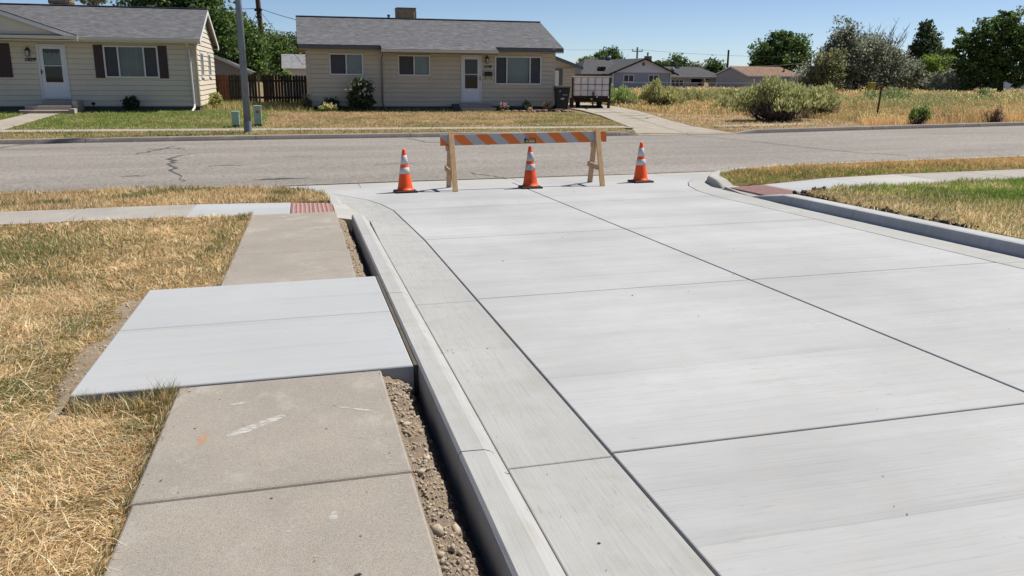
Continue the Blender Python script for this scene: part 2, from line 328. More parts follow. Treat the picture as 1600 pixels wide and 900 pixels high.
M = dict(
 slab=concrete('new_concrete_broomed_across', (.508, .516, .524), 'x', streak=.10, mottle=.12), gutter=concrete('new_concrete_broomed_along', (.47, .472, .462), 'y', (.36, .335, .26), .085),
 walk=concrete('new_sidewalk_concrete', (.487, .503, .520), 'x', streak=.05, mottle=.05), apron=concrete('apron_concrete', (.50, .49, .46), 'x', streak=.05),
 old=old_concrete('weathered_concrete', (.435, .392, .338)), oldpale=old_concrete('pale_weathered_concrete', (.46, .43, .39), .2), farwalk=old_concrete('far_sidewalk_concrete', (.46, .41, .34), .2),
 joint=simple('joint_shadow_concrete', (.2, .2, .19), .95, .2, 12, 80), asphalt=asphalt('aged_asphalt'), tar=simple('tar_seal', (.095, .09, .086), .6, .2, 9, 60),
 farcurb=old_concrete('far_curb_concrete', (.33, .29, .26), .2), ground=soil('dry_ground', (.36, .27, .15), (.25, .18, .10), .35),
 thatch=soil('thatch_soil', (.36, .26, .12), (.22, .155, .07), 7), dirt=soil('trench_dirt', (.56, .45, .34), (.38, .295, .21), 16), darkdirt=soil('dark_clod_soil', (.075, .055, .04), (.15, .11, .075), 14),
 rock=simple('clod', (.50, .41, .31), .9, .3, 10, 50), ada=simple('brick_red_paver', (.38, .19, .165), .8, .15, 8, 90), adadome=simple('brick_red_dome', (.52, .33, .30), .75, .2, 30, 90),
 felt=simple('expansion_felt', (.12, .095, .07), .9, .2), lawn_g=soil('green_lawn_soil', (.10, .125, .035), (.16, .16, .055), 3), lawn_d=soil('dry_lawn_soil', (.27, .205, .095), (.19, .16, .07), 2),
 blade=leafmat('grass_blade', .42, .6, .2), leaf=leafmat('leaf', .42, .55, .3),
 orange=simple('orange_plastic', (1.2, .13, .016), .45, .05, 8, 60, bmp=.03), orange_d=simple('grubby_orange_plastic', (.98, .11, .02), .6, .3, 9, 40, bmp=.08), rubber=simple('black_rubber', (.02, .02, .02), .65, .2),
 refl=simple('white_reflective_band', (.72, .70, .72), .4, .05), refl_d=simple('scuffed_reflective_band', (.58, .55, .55), .5, .35, 14, 40),
 sheet_w=simple('grey_white_sheeting', (.58, .56, .55), .5, .05), sheet_o=simple('orange_sheeting', (.95, .22, .03), .45, .06),
 pine=wood('raw_lumber', (.80, .50, .25)), pine2=wood('grey_lumber', (.60, .40, .23)), sticker=simple('sticker_yellow', (.65, .45, .06), .5, .1), ink=simple('sticker_ink', (.03, .03, .05), .5, .1), stick_w=simple('sticker_white', (.7, .7, .72), .5, .05),
 siding=simple('beige_siding', (.86, .77, .615), .55, .05, 1.2, 25, bmp=.05), siding2=simple('tan_siding', (.77, .675, .525), .55, .05, 1.2, 25, bmp=.05), trim=simple('white_trim', (.92, .92, .91), .5, .04), trim_t=simple('tan_trim', (.70, .61, .48), .55, .05),
 gutterw=simple('pale_gutter', (.85, .82, .76), .45, .04), fascia=simple('grey_fascia', (.16, .155, .16), .6, .06), soffit=simple('soffit', (.72, .58, .41), .7, .05), door=simple('white_door', (.92, .94, .98), .4, .03),
 shutter=simple('plum_shutter', (.075, .042, .046), .6, .1), roof=shingle('grey_shingle', (.235, .238, .25)), roof_f=shingle('dark_grey_shingle', (.125, .128, .135)), roof_b=shingle('brown_shingle', (.36, .235, .175)),
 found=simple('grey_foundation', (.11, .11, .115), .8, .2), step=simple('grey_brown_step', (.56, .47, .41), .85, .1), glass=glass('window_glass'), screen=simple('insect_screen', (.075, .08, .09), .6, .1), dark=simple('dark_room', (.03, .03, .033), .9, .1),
 curtain=simple('pale_curtain', (.42, .44, .41), .9, .08, 2, 20), reflection_sheet=simple('pale_reflection_sheet', (.55, .58, .58), .9, .05), lamp=simple('black_iron', (.018, .016, .015), .5, .1), num=simple('black_numeral', (.03, .022, .018), .5, .05), bulb=simple('milky_lamp_glass', (.6, .58, .54), .3, .05),
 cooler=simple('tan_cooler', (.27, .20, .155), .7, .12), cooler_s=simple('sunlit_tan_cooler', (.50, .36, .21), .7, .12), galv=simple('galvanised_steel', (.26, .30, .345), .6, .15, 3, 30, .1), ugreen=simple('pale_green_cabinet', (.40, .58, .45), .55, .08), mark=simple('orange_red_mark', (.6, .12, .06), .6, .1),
 bark=simple('bark', (.10, .075, .055), .95, .35, 9, 50, bmp=.6), deadwood=simple('bare_grey_twig', (.22, .185, .16), .95, .2), pole=simple('brown_pole', (.16, .085, .055), .9, .2, 4, 30), fencew=simple('dark_weathered_picket', (.052, .042, .037), .9, .35, 5, 40), fencer=simple('reddish_picket', (.22, .085, .04), .85, .25, 5, 40), fencep=simple('pale_fence_post', (.24, .21, .18), .9, .2),
 bin=simple('black_bin', (.022, .024, .032), .5, .15), rust=simple('dark_rusty_steel', (.055, .03, .025), .8, .35, 6, 40), rust2=simple('rusty_steel', (.13, .06, .035), .85, .3, 6, 40), panelw=simple('dusty_white_panel', (1.0, .93, .93), .6, .09, 3, 30), stone=simple('reddish_border_stone', (.42, .27, .21), .9, .3, 8, 40),
 grey_s=simple('grey_siding', (.40, .46, .55), .7, .05), grey_l=simple('pale_grey_siding', (.88, .93, 1.1), .7, .05), black=simple('black_trim', (.02, .018, .018), .6, .1), brick=simple('brown_brick', (.40, .24, .18), .9, .25, 6, 30), white=simple('white_paint', (1, 1, 1), .5, .04), garage=simple('pale_grey_wall', (.50, .505, .54), .8, .05), wire=simple('black_wire', (.03, .03, .032), .6, .05), yel=simple('yellow_green_paint', (.45, .42, .05), .7, .1), grey_t=simple('far_grey_tan_wall', (.44, .43, .40), .8, .06),
)
# ================================================================ SETTING
def struct(o, label=None): o['kind'] = 'structure'; return tag(o, label)
def root_struct(name, label=None):
    o = bpy.data.objects.new(name, None); C.objects.link(o); ORG[o.name] = Vector((0, 0, 0)); return struct(o, label)
def street_z(X, Y):
    a = plane_z(X, 16.1); t = np.clip((np.asarray(Y)-16.1)/10.9, 0, 1)
    return a + (toe_z(X)-a)*t + .05*4*t*(1-t)*.6
# ---- ground sheet to the horizon
def ground_z(X, Y):
    near = plane_z(X, Y) - .35; st = street_z(X, Y) - .2
    lot = lot_z(X, Y) - .035*(1-np.clip((X-15.4)/2, 0, 1)) - .25*np.clip((Y-250)/600, 0, 1)
    return np.where(Y < 16.2, near, np.where(Y < 27.15, st, lot)) + np.where(Y > 29, .05*(fbm(X*.4, Y*.4, 5)-.5), 0)
xs = np.concatenate([[-2500, -900, -300, -120], np.arange(-60, 96, 1.0), [130, 300, 900, 2500]])
ys = np.concatenate([[-60, -20, -4, 5, 12, 16.1, 16.3, 20, 27.1, 27.25], np.arange(28, 62, .8), np.arange(62, 150, 4), [180, 260, 450, 900, 2000, 3600]])
g = MB(); g.grid(xs, ys, ground_z); struct(g.build('ground', M['ground'], smooth=True), 'dry weedy ground reaching to the horizon')

# ---- new concrete road: slabs with tooled joints
road = root_struct('concrete_road', 'freshly poured pale concrete road slabs')
G = .0082
def slabobj(name, poly, z, t, mt, parent, r=.007, ins=G, label=None, zoff=0):
    b = MB(N); zf = (lambda x, y: z) if not callable(z) else z
    b.slab(ccw(poly), zf, t, r, 0, ins); o = b.build(name, mt, parent); return tag(o, label)
rows = [-2.9, .30, 3.40, 6.51, 9.48]
for a, b_ in zip(rows, rows[1:]):
    slabobj('road_slab', [(1.31, a), (3.81, a), (3.81, b_), (1.31, b_)], 0, .16, M['slab'], road)
    slabobj('road_slab', [(3.81, a), (6.45, a), (6.45, b_), (3.81, b_)], 0, .16, M['slab'], road)
LC = [(1.235, 12.12), (1.13, 12.85), (.99, 13.41), (.83, 13.8), (.66, 14.15), (.47, 14.5), (.2, 14.8), (-.3, 15.08), (-1.2, 15.3)]
RC = [(6.42, 11.05), (6.38, 11.7), (6.385, 12.12), (6.46, 12.87), (6.66, 13.64), (6.94, 14.24), (7.35, 14.84), (7.9, 15.25)]
slabobj('road_slab', [(1.31, 9.48), (3.81, 9.48), (3.81, 12.12), LC[0], (1.27, 10.9)], 0, .16, M['slab'], road)
slabobj('road_slab', [(3.81, 9.48), (6.45, 9.48)] + RC[:3] + [(3.81, 12.12)], 0, .16, M['slab'], road)
slabobj('road_slab', [(3.81, 12.12), (3.81, 15.25)] + LC[::-1], 0, .16, M['slab'], road)
slabobj('road_slab', [(3.81, 12.12)] + RC[2:] + [(3.81, 15.25)], 0, .16, M['slab'], road)
b = MB(N); b.grid([.79, 1.5, 6.9], [-3, 8, 10.6], lambda X, Y: -.02 + 0*X); tag(b.build('joint_bed', M['joint'], road), 'dark bottom of the slab joints')
b = MB(N); b.grid([.85, 3, 6.8], [10.6, 12, 15.3], lambda X, Y: -.02 + 0*X); b.build('joint_bed', M['joint'], road)
b = MB(N)
for x0 in np.arange(-14, 22, 3.0): y0_ = 15.257 if -4 < x0 < 9 else 15.62; b.slab([(x0, y0_), (x0+3, y0_), (x0+3, 16.32), (x0, 16.32)], -.005, .15, .004, 0, .003)
tag(b.build('waterway', M['apron'], road), 'older beige concrete waterway along the asphalt edge')
# ---- gutters
gut = root_struct('gutter', 'broomed concrete gutter pans on both sides of the road')
gr = [-2.9, .28, 3.36, 6.45, 9.42]
for a, b_ in zip(gr, gr[1:]):
    slabobj('gutter_pan', [(.80, a), (1.31, a), (1.31, b_), (.80, b_)], 0, .14, M['gutter'], gut, ins=.004)
    slabobj('gutter_pan', [(6.45, a), (6.87, a), (6.87, b_), (6.45, b_)], 0, .14, M['gutter'], gut, ins=.004)
TOEL = [(.61, 12.45), (.58, 13.0), (.47, 13.9), (.12, 14.7), (-.5, 15.25), (-1.3, 15.52)]
slabobj('gutter_pan', [(.80, 9.42), (1.31, 9.42), (1.27, 10.9), (1.262, 11.1), (.82, 11.1)], 0, .14, M['gutter'], gut, ins=.004)
slabobj('gutter_pan', [(.82, 11.1), (1.262, 11.1)] + LC + TOEL[::-1], 0, .14, M['gutter'], gut, ins=.004)
TOER = [(6.95, 12.95), (7.0, 13.4), (7.2, 14.05), (7.6, 14.7), (8.3, 15.25), (9.5, 15.6)]
slabobj('gutter_pan', [(6.45, 9.42), (6.87, 9.42), (6.87, 11.7), (6.92, 12.3)] + TOER + [(9.3, 15.72), (8.6, 15.5)] + RC[::-1], 0, .14, M['gutter'], gut, ins=.004)
# ---- curbs
PROF = [(0, -.12), (0, -.001), (.014, .004), (.028, .016), (.042, .042), (.054, .078), (.068, .104), (.086, .12), (.112, .1295), (.212, .132), (.226, .118), (.23, .09), (.23, -.27), (0, -.27)]
PROFR = [(0, -.12), (0, 0), (.012, .02), (.03, .095), (.048, .119), (.075, .128), (.235, .13), (.25, .112), (.25, .09), (.25, -.27), (0, -.27)]
def sweep(name, path, parent, prof, side=1, hs=None, mt=None, xf=N, base=None, gap=0):
    n = len(path); k = len(prof); vs = []; fs = []
    for i in range(n):
        p = Vector(path[i]); d = (Vector(path[min(i+1, n-1)])-Vector(path[max(i-1, 0)])).normalized(); nrm = Vector((-d.y, d.x))*side
        q = p + (d*gap if i == 0 else (-d*gap if i == n-1 else Vector((0, 0)))); h = hs[i] if hs else 1
        for u, v in prof:
            c = q + nrm*u; vs.append((c.x, c.y, (v*h if v > 0 else v) + (base(c.x, c.y) if base else 0)))
    for i in range(n-1):
        for j in range(k):
            j2 = (j+1) % k; f = (i*k+j, i*k+j2, (i+1)*k+j2, (i+1)*k+j); fs.append(f if side > 0 else f[::-1])
    e = tuple(range(k)); fs.append(e[::-1] if side > 0 else e); e2 = tuple((n-1)*k+j for j in range(k)); fs.append(e2 if side > 0 else e2[::-1])
    b = MB(xf); b.add(vs, fs); return b.build(name, mt, parent)
curb = root_struct('curb', 'new concrete curbs along the road')
cr = [-2.9, .26, 3.31, 6.38, 9.32]
for a, b_ in zip(cr, cr[1:]):
    sweep('curb_segment', [(.80, a), (.80, b_)], curb, PROF, 1, None, M['gutter'], gap=.004)
sweep('curb_segment', [(.80, 9.32), (.80, 10.9), (.815, 11.12)], curb, PROF, 1, [1, 1, .55], M['gutter'], gap=.004)
sweep('curb_segment', TOEL[:1] + [(.595, 12.7)] + TOEL[1:] + [(-2.5, 15.72), (-14, 15.8)], curb, PROF, 1, [.2, .5, .75] + [.8]*6, M['gutter'])
for a, b_ in zip(cr[:-1], cr[1:]): sweep('curb_segment', [(6.87, a), (6.87, b_)], curb, PROFR, -1, None, M['slab'], gap=.004)
sweep('curb_segment', [(6.87, 9.32), (6.87, 10.4), (6.87, 11.0), (6.875, 11.45), (6.885, 11.9)], curb, PROFR, -1, [1, 1, .97, .55, .02], M['slab'], gap=.004)
sweep('curb_segment', TOER[:1] + [(6.97, 13.2)] + TOER[1:] + [(12, 15.75), (22, 15.85)], curb, PROFR, -1, [.1, .75, 1, 1, 1, 1, 1, 1, 1], M['apron'])
# ---- near sidewalks
sw = root_struct('sidewalk', 'near sidewalk of new and old concrete slabs')
NEWL = 'new pale concrete sidewalk slab'; OLDL = 'old tan weathered sidewalk slab'
zs = .128
slabobj('sidewalk_slab', [(-1.275, 4.56), (.545, 4.56), (.545, 5.83), (-1.275, 5.83)], zs, .17, M['walk'], sw, .009, .003, NEWL)
slabobj('sidewalk_slab', [(-1.275, 5.83), (.545, 5.83), (.545, 7.06), (-1.275, 7.06)], zs, .17, M['walk'], sw, .009, .003, NEWL)
for a, b_ in [(-2.9, -.3), (-.3, 1.75), (1.75, 3.2), (3.2, 4.556)]:
    slabobj('sidewalk_slab', [(-.745, a), (.365, a), (.362, b_), (-.735, b_)], .121, .14, M['old'], sw, .013, .006, OLDL)
for a, b_ in [(7.085, 8.5), (8.5, 9.93), (9.93, 11.42)]:
    slabobj('sidewalk_slab', [(-.735+.0085*(a-7.085), a), (.385, a), (.40, b_), (-.735+.0085*(b_-7.085), b_)], lambda x, y: .118-.003*max(0, y-9.9), .12, M['old'], sw, .009, .003, OLDL)
wz = lambda x, y: float(np.interp(x, [-1.6, -.2, .4, .82], [.115, .088, .06, 0]))
slabobj('sidewalk_slab', [(-1.55, 11.46), (-.21, 11.46), (-.21, 12.82), (-1.55, 12.86)], wz, .12, M['walk'], sw, .008, .003, NEWL)
for k in range(8): slabobj('sidewalk_slab', [(-1.55-1.5*(k+1), 11.6), (-1.55-1.5*k, 11.55), (-1.55-1.5*k, 12.86), (-1.55-1.5*(k+1), 12.92)], wz, .12, M['oldpale'], sw, .008, .004, OLDL)
slabobj('ramp_apron', [(.385, 11.2), (.57, 11.16), (.82, 11.16), (.62, 12.5), (.60, 12.78), (.39, 12.78)], wz, .14, M['apron'], sw, .006, .003)
wzr = lambda x, y: float(np.interp(x, [6.9, 7.0, 7.65, 9.0], [0.0, .045, .065, .09]))
slabobj('ramp_apron', [(6.885, 11.92), (7.14, 11.4), (7.2, 11.4), (7.2, 12.95), (6.99, 12.95), (6.92, 12.3)], wzr, .12, M['apron'], sw, .005, .003)
for k, (a, b_, mm, lb) in enumerate([(7.655, 9.2, 'walk', NEWL), (9.2, 10.7, 'apron', OLDL), (10.7, 12.2, 'oldpale', OLDL), (12.2, 13.7, 'oldpale', OLDL), (13.7, 15.2, 'walk', NEWL), (15.2, 16.7, 'oldpale', OLDL), (16.7, 18.2, 'oldpale', OLDL)]):
    slabobj('sidewalk_slab', [(a, 11.7 if k else 11.35), (b_, 11.75), (b_, float(np.interp(b_, [7.65, 9.1, 10.7, 20], [12.82, 13.2, 13.38, 13.38]))), (a, float(np.interp(a, [7.65, 9.1, 10.7, 20], [12.82, 13.2, 13.38, 13.38])))], wzr, .12, M[mm], sw, .008, .004, lb)
b = MB(N); b.box(.5475, .5665, 4.575, 7.06, -.05, .124); tag(b.build('expansion_felt', M['felt'], sw), 'brown fibre strip between new slab and curb')
# tactile pavers: body plus bumps
def tactile(x0, x1, y0, y1, zf, lab):
    b = MB(N); nx, ny = 2, 4
    for i in range(nx):
        for j in range(ny):
            xa = x0+(x1-x0)*i/nx; xb = x0+(x1-x0)*(i+1)/nx; ya = y0+(y1-y0)*j/ny; yb = y0+(y1-y0)*(j+1)/ny
            b.slab([(xa, ya), (xb, ya), (xb, yb), (xa, yb)], zf, .08, .004, 0, .002)
    o = tag(b.build('tactile_paving', M['ada'], sw), lab)
    d = MB(N); st = .06
    for i in range(int((x1-x0)/st)):
        for j in range(int((y1-y0)/st)):
            x = x0+st*(i+.5); y = y0+st*(j+.5); z = zf(x, y); r = .021
            d.lathe([(r, -.002), (r*.8, .006), (r*.45, .009)], 7, (x, y, z))
    tag(d.build('tactile_bumps', M['adadome'], o), 'rows of small raised bumps', kind='stuff')
tactile(-.205, .385, 11.47, 12.76, wz, 'brick red tactile paving at left ramp'); tactile(7.0, 7.65, 11.47, 12.79, wzr, 'brick red tactile paving at right ramp')
# stains with a shape of their own on the old slabs
def scuffmat(name, col, dens):
    mt, nt, bs = nodes(name); co = coord(nt, (9, 22, 20), .75); n = tex(nt, 'Noise', 2.2, co, Detail=8, Roughness=.75); col = kc(col)
    bs.inputs['Base Color'].default_value = (*col, 1); bs.inputs['Roughness'].default_value = .9
    nt.links.new(ramp(nt, n.outputs[0], [(dens, 0), (dens+.2, .8)]), bs.inputs['Alpha']); return mt
SC_W = scuffmat('white_scuff', (.72, .70, .67), .38); SC_T = scuffmat('thin_pale_scuff', (.60, .56, .52), .50); SC_O = scuffmat('orange_spray', (.85, .36, .12), .46); SC_K = scuffmat('dark_spot', (.02, .018, .016), .2)
def scuff(pts, width, mt, z, lab, seed=1):
    r = random.Random(seed); L = []; R = []; n = len(pts)
    for i in range(n):
        p = Vector(pts[i]); d = (Vector(pts[min(i+1, n-1)])-Vector(pts[max(i-1, 0)])).normalized(); nn = Vector((-d.y, d.x))
        w = width*(.35+.65*math.sin(math.pi*(i+.6)/(n+.2)))*r.uniform(.7, 1.2); L.append(p+nn*w/2); R.append(p-nn*w/2)
    b = MB(N); vs = [(q.x, q.y, z) for q in L+R]; b.add(vs, [(i, n+i, n+i+1, i+1) for i in range(n-1)]); tag(b.build('scuff_mark', mt, sw), lab)
def line(a, b_, n=7): return [(a[0]+(b_[0]-a[0])*i/(n-1), a[1]+(b_[1]-a[1])*i/(n-1)) for i in range(n)]
zo = .1225
scuff(line((-.42, 3.78), (-.17, 3.98)), .07, SC_W, zo, 'white scraped streak on old slab', 1); scuff(line((.10, 4.02), (.26, 3.92)), .02, SC_W, zo, 'thin white line on old slab', 2)
scuff(line((-.535, 3.72), (-.52, 3.88), 5), .05, SC_O, zo, 'faint orange spray spot on old slab', 3); scuff(line((-.1, 4.40), (.28, 4.44)), .10, SC_T, zo, 'pale smear near slab end', 4)
scuff(line((.12, 3.75), (.22, 3.45)), .09, SC_T, zo, 'pale smear on old slab', 5); scuff(line((.27, 3.9), (.30, 2.5), 12), .06, SC_T, zo, 'pale line along slab edge', 6)
scuff(line((-.44, 4.2), (-.36, 4.22), 4), .03, SC_W, zo, 'small white fleck', 7); scuff(line((0.02, 2.86), (.03, 2.93), 4), .03, SC_W, zo, 'white chip on old slab', 8); scuff(line((-.14, 2.82), (-.12, 2.85), 4), .025, SC_W, zo, 'white chip on old slab', 9)
for q in [((-.3, 9.1), (.1, 9.6)), ((-.1, 8.0), (.35, 8.1)), ((.05, 8.6), (.37, 8.7)), ((-.4, 10.6), (.2, 10.8)), ((.2, 9.9), (.36, 10.1)), ((-.1, 7.3), (.3, 7.5))]:
    scuff(line(*q, 9), .10, SC_T, .1205, 'pale scrape on old slab', 11)
for x, y, k_ in [(.075, 2.47, 2.4), (.02, 3.75, 1), (-.5, 4.3, .7), (.28, 3.4, .9), (-.21, 3.1, 1.1), (.29, 3.62, .6), (-.6, 2.6, .8)]:
    scuff(line((x, y), (x+.009*k_, y+.006*k_), 4), .010*k_, SC_K, zo, 'small dark spot', int(x*100)+50)
# ---- near lawns (soil under the blades) and bare dirt
def soilsheet(name, poly_x, ys_, zf, mt, lab, kind='structure', skirt_near=0, skirt_x=False):
    """strip between two x edges given as functions of y"""
    b = MB(N); rows_ = []; nx = 40
    vs = []; fs = []
    for j, y in enumerate(ys_):
        xa, xb = poly_x(y); skirt = skirt_near if j == 0 else 0
        for i in range(nx+1):
            x = xb + (xa-xb)*(i/nx)**2.2; vs.append((x, y, float(zf(x, y))-skirt-(.12 if skirt_x and i == 0 else 0)))
    for j in range(len(ys_)-1):
        for i in range(nx): a = j*(nx+1)+i; fs.append((a+1, a, a+nx+1, a+nx+2))
    b.add(vs, fs); return tag(b.build(name, mt, smooth=True), lab, kind=kind)
def lawnL_z(x, y): return .062 + .045*np.clip((y-10.9)/.5, 0, 1) + .035*(fbm(x*2.2, y*2.2, 3)-.5) - .035*np.exp(-((np.maximum(0, np.abs(y-5.8)-1.35))**2+(np.maximum(0, -1.3-x))**2)/.03)
soilsheet('left_lawn', lambda y: (-16, -.73), np.arange(-3, 11.6, .12), lawnL_z, M['thatch'], 'straw littered soil of the left lawn')
def vergeL_edge(y): return float(np.interp(y, [12.86, 13.6, 14.3, 14.85, 15.1, 15.5], [.385, .345, .08, -.42, -1.05, -2.6]))
def vergeL_z(x, y): return .09 + .03*(fbm(x*2, y*2, 8)-.5)
soilsheet('left_verge', lambda y: (-16, vergeL_edge(y)), np.arange(12.86, 15.55, .1), vergeL_z, M['thatch'], 'straw littered soil of the left verge', skirt_near=.1)
def lawnR_z(x, y): return .10 + .03*np.exp(-np.maximum(0, x-7.12)/.12) + .04*(fbm(x*2, y*2, 13)-.5)
def lawnR_x(y): return float(np.interp(y, [-3, 10.8, 11.3, 11.75], [7.11, 7.13, 7.5, 8.6]))
soilsheet('right_lawn', lambda y: (22, lawnR_x(y)), np.arange(-3, 11.76, .15), lawnR_z, M['lawn_g'], 'soil of the right lawn')
def vergeR_x(y): return float(np.interp(y, [13.05, 13.6, 14.2, 14.8, 15.3, 15.6], [7.22, 7.25, 7.5, 7.95, 8.8, 10.5]))
soilsheet('right_verge', lambda y: (22, vergeR_x(y)), np.arange(12.8, 15.62, .1), lambda x, y: -.08*np.clip((np.interp(x, [7.65, 9.1, 10.7], [12.85, 13.22, 13.4])-y)/.08, 0, 1) + .09*np.clip((x-7.1)/.6, .35, 1) + .03*(fbm(x*2, y*2, 17)-.5), M['lawn_d'], 'soil of the right verge', skirt_near=.12, skirt_x=True)
def dirtpatch_z(x, y):
    d = np.maximum(np.abs(x+1.34)/(.04+.13*vnoise(y*4, y*0, 6)), np.abs(y-5.75)/1.5); return lawnL_z(x, y) + .02 - .045*np.clip(d-.6, 0, 1) - .02*fbm(x*9, y*9, 4) + .015*fbm(x*25, y*25, 6)
b = MB(N); b.grid(np.arange(-1.75, -1.2, .02), np.arange(4.2, 7.4, .025), dirtpatch_z); tag(b.build('bare_dirt', M['dirt'], smooth=True), 'bare dirt strip beside the new slab', kind='structure')
def trench_z(x, y): return np.interp(x, [.35, .38, .45, .50, .54, .575], [.08, .068, .05, .0, -.07, -.11]) + .07*(fbm(x*12, y*9, 21)-.5) + .035*(fbm(x*38, y*38, 22)-.5)
for ya, yb in [(-2.9, 4.57), (7.05, 11.2)]:
    b = MB(N); b.grid(np.linspace(.34, .575, 26), np.arange(ya, yb, .018 if ya < 0 else .025), trench_z); tag(b.build('trench_dirt', M['dirt'], smooth=True), 'crumbly dirt in the trench behind the curb', kind='structure')
# ---- asphalt street
xs = np.arange(-70, 110, 1.0); tt = np.linspace(0, 1, 16)
vs = []; fs = []
for j, t in enumerate(tt):
    for x in xs:
        y0 = 16.05 + .05*math.sin(x*.7) + .05*(float(vnoise(x*3.1, 1.5, 9))-.5) - .012*(x-3); y = y0 + (27.02-y0)*t
        vs.append((x, y, float(street_z(x, y)) + .008))
for j in range(15):
    for i in range(len(xs)-1): a = j*len(xs)+i; fs.append((a, a+1, a+1+len(xs), a+len(xs)))
b = MB(); b.add(vs, fs); street = struct(b.build('asphalt_street', M['asphalt'], smooth=True), 'grey weathered asphalt street crossing behind the barricade')
def ribbon(name, pts, wid, zf, mt, parent, jit=.04, seed=3, sub=4, lab=None):
    r = random.Random(seed); P = []
    for i in range(len(pts)-1):
        for k in range(sub):
            t = k/sub; P.append((pts[i][0]*(1-t)+pts[i+1][0]*t + r.gauss(0, jit), pts[i][1]*(1-t)+pts[i+1][1]*t + r.gauss(0, jit)))
    P.append(pts[-1]); n = len(P); vs = []
    for i, p in enumerate(P):
        d = (Vector(P[min(i+1, n-1)])-Vector(P[max(i-1, 0)])).normalized(); nn = Vector((-d.y, d.x)); w = (np.interp(i/(n-1), np.linspace(0, 1, len(wid)), wid) if hasattr(wid, '__len__') else wid)*r.uniform(.6, 1.3)/2
        for s_ in (1, -1): q = Vector(p)+nn*w*s_; vs.append((q.x, q.y, float(zf(q.x, q.y))))
    b = MB(); b.add(vs, [(2*i+1, 2*i+3, 2*i+2, 2*i) for i in range(n-1)]); return tag(b.build(name, mt, parent), lab)
sz = lambda x, y: street_z(x, y) + .012
ribbon('sealed_crack', [(-2.2, 17.2), (-2.55, 18.2), (-2.72, 19.4), (-2.95, 20.3), (-3.05, 21.2), (-3.0, 22.1), (-2.62, 22.6)], [.02, .03, .09, .07, .12, .07, .03], sz, M['tar'], street, .07, 5, lab='wide tar sealed crack')
ribbon('sealed_crack', [(-4.1, 23.0), (-3.7, 23.7), (-3.4, 25.1)], .07, sz, M['tar'], street, .06, 6); ribbon('sealed_crack', [(-4.0, 24.2), (-3.3, 24.4), (-3.05, 23.9)], .05, sz, M['tar'], street, .06, 7)
ribbon('crack', [(3.2, 26.4), (3.6, 24.9), (4.3, 23.9), (5.2, 23.4)], .06, sz, M['tar'], street, .07, 8); ribbon('seam', [(12.9, 26.6), (13.2, 24.0), (13.45, 21.0), (13.7, 18.8), (14.4, 17.6)], .045, sz, M['tar'], street, .03, 9)
ribbon('seam', [(-14, 22.6), (-7, 22.7), (-2.7, 22.85), (3, 22.5), (9, 22.1)], .02, sz, M['tar'], street, .03, 10); ribbon('seam', [(-14, 25.2), (-9, 25.0), (-5, 25.3)], .02, sz, M['tar'], street, .03, 12)
ribbon('sealed_crack', [(-9.4, 19.5), (-8.2, 22.4)], .06, sz, M['tar'], street, .08, 13); ribbon('crack', [(3.35, 17.0), (3.75, 16.3), (3.9, 15.9)], .03, lambda x, y: street_z(x, y)+.013, M['tar'], street, .03, 14)
for (x, y, l, w, sd) in [(-1.0, 17.0, 1.1, .22, 21), (-3.6, 18.2, .5, .12, 22), (-2.1, 19.6, .8, .1, 23), (-.4, 21.2, .7, .06, 24), (1.6, 19.0, .9, .05, 25)]:
    ribbon('oil_stain', [(x, y), (x+l*.5, y+.08), (x+l, y+.05)], [w*.3, w, w*.3], lambda x, y: street_z(x, y)+.0105, M['stain'] if 'stain' in M else M['tar'], street, .03, sd)
# ---- far curb, walk, driveway
fc = root_struct('far_curb', 'weathered curb along the far side of the street')
PF = [(0, -.2), (0, 0), (.02, .06), (.05, .125), (.075, .135), (.30, .14), (.32, .12), (.32, -.2)]
xj = [-60, -40, -20.4, -15.65, -10.9, -6.15, -1.35, 3.4, 7.6, 10.55]
for a, b_ in zip(xj, xj[1:]):
    nn = max(2, int((b_-a)/1.2)); sweep('curb_segment', [(x, 27.0) for x in np.linspace(a, b_, nn)], fc, PF, 1, None, M['farcurb'], xf=None, base=lambda x, y: float(toe_z(x)), gap=.008)
sweep('curb_segment', [(10.55, 27), (10.9, 27), (11.4, 27.02)], fc, PF, 1, [1, .8, .05], M['farcurb'], xf=None, base=lambda x, y: float(toe_z(x)), gap=.008)
sweep('curb_segment', [(14.85, 27.02), (15.4, 27), (15.8, 27)], fc, PF, 1, [.05, .7, 1], M['farcurb'], xf=None, base=lambda x, y: float(toe_z(x)), gap=.004)
for a, b_ in zip([15.8, 20.5, 25.2, 29.9, 34.6, 39.3, 44, 70], [20.5, 25.2, 29.9, 34.6, 39.3, 44, 70, 100]):
    sweep('curb_segment', [(x, 27.0) for x in np.linspace(a, b_, 5)], fc, PF, 1, None, M['farcurb'], xf=None, base=lambda x, y: float(toe_z(x)), gap=.008)
b = MB()
for x0 in np.arange(-42, 11, 1.5): b.slab([(x0, 28.7), (min(x0+1.5, 11.75), 28.7), (min(x0+1.5, 11.75), 29.8), (x0, 29.8)], lambda x, y: float(lot_z(x, y))+.03, .1, .006, 0, .006)
for x0 in np.arange(15.2, 19.4, 1.4): b.slab([(x0, 28.75), (x0+1.4, 28.75), (x0+1.4, 29.5), (x0, 29.5)], lambda x, y: float(lot_z(x, y))+.03, .1, .006, 0, .006)
fs_ = struct(b.build('far_sidewalk', M['farwalk']), 'narrow pale sidewalk across the street')
dw = root_struct('driveway', 'cracked concrete driveway beside the second house')
ry = [27.05, 29.3, 32, 35, 38, 41.5, 46]
def dl(y): return float(np.interp(y, [27.05, 29, 31, 35, 40, 46], [11.25, 11.75, 12.1, 12.75, 13.0, 12.6]))
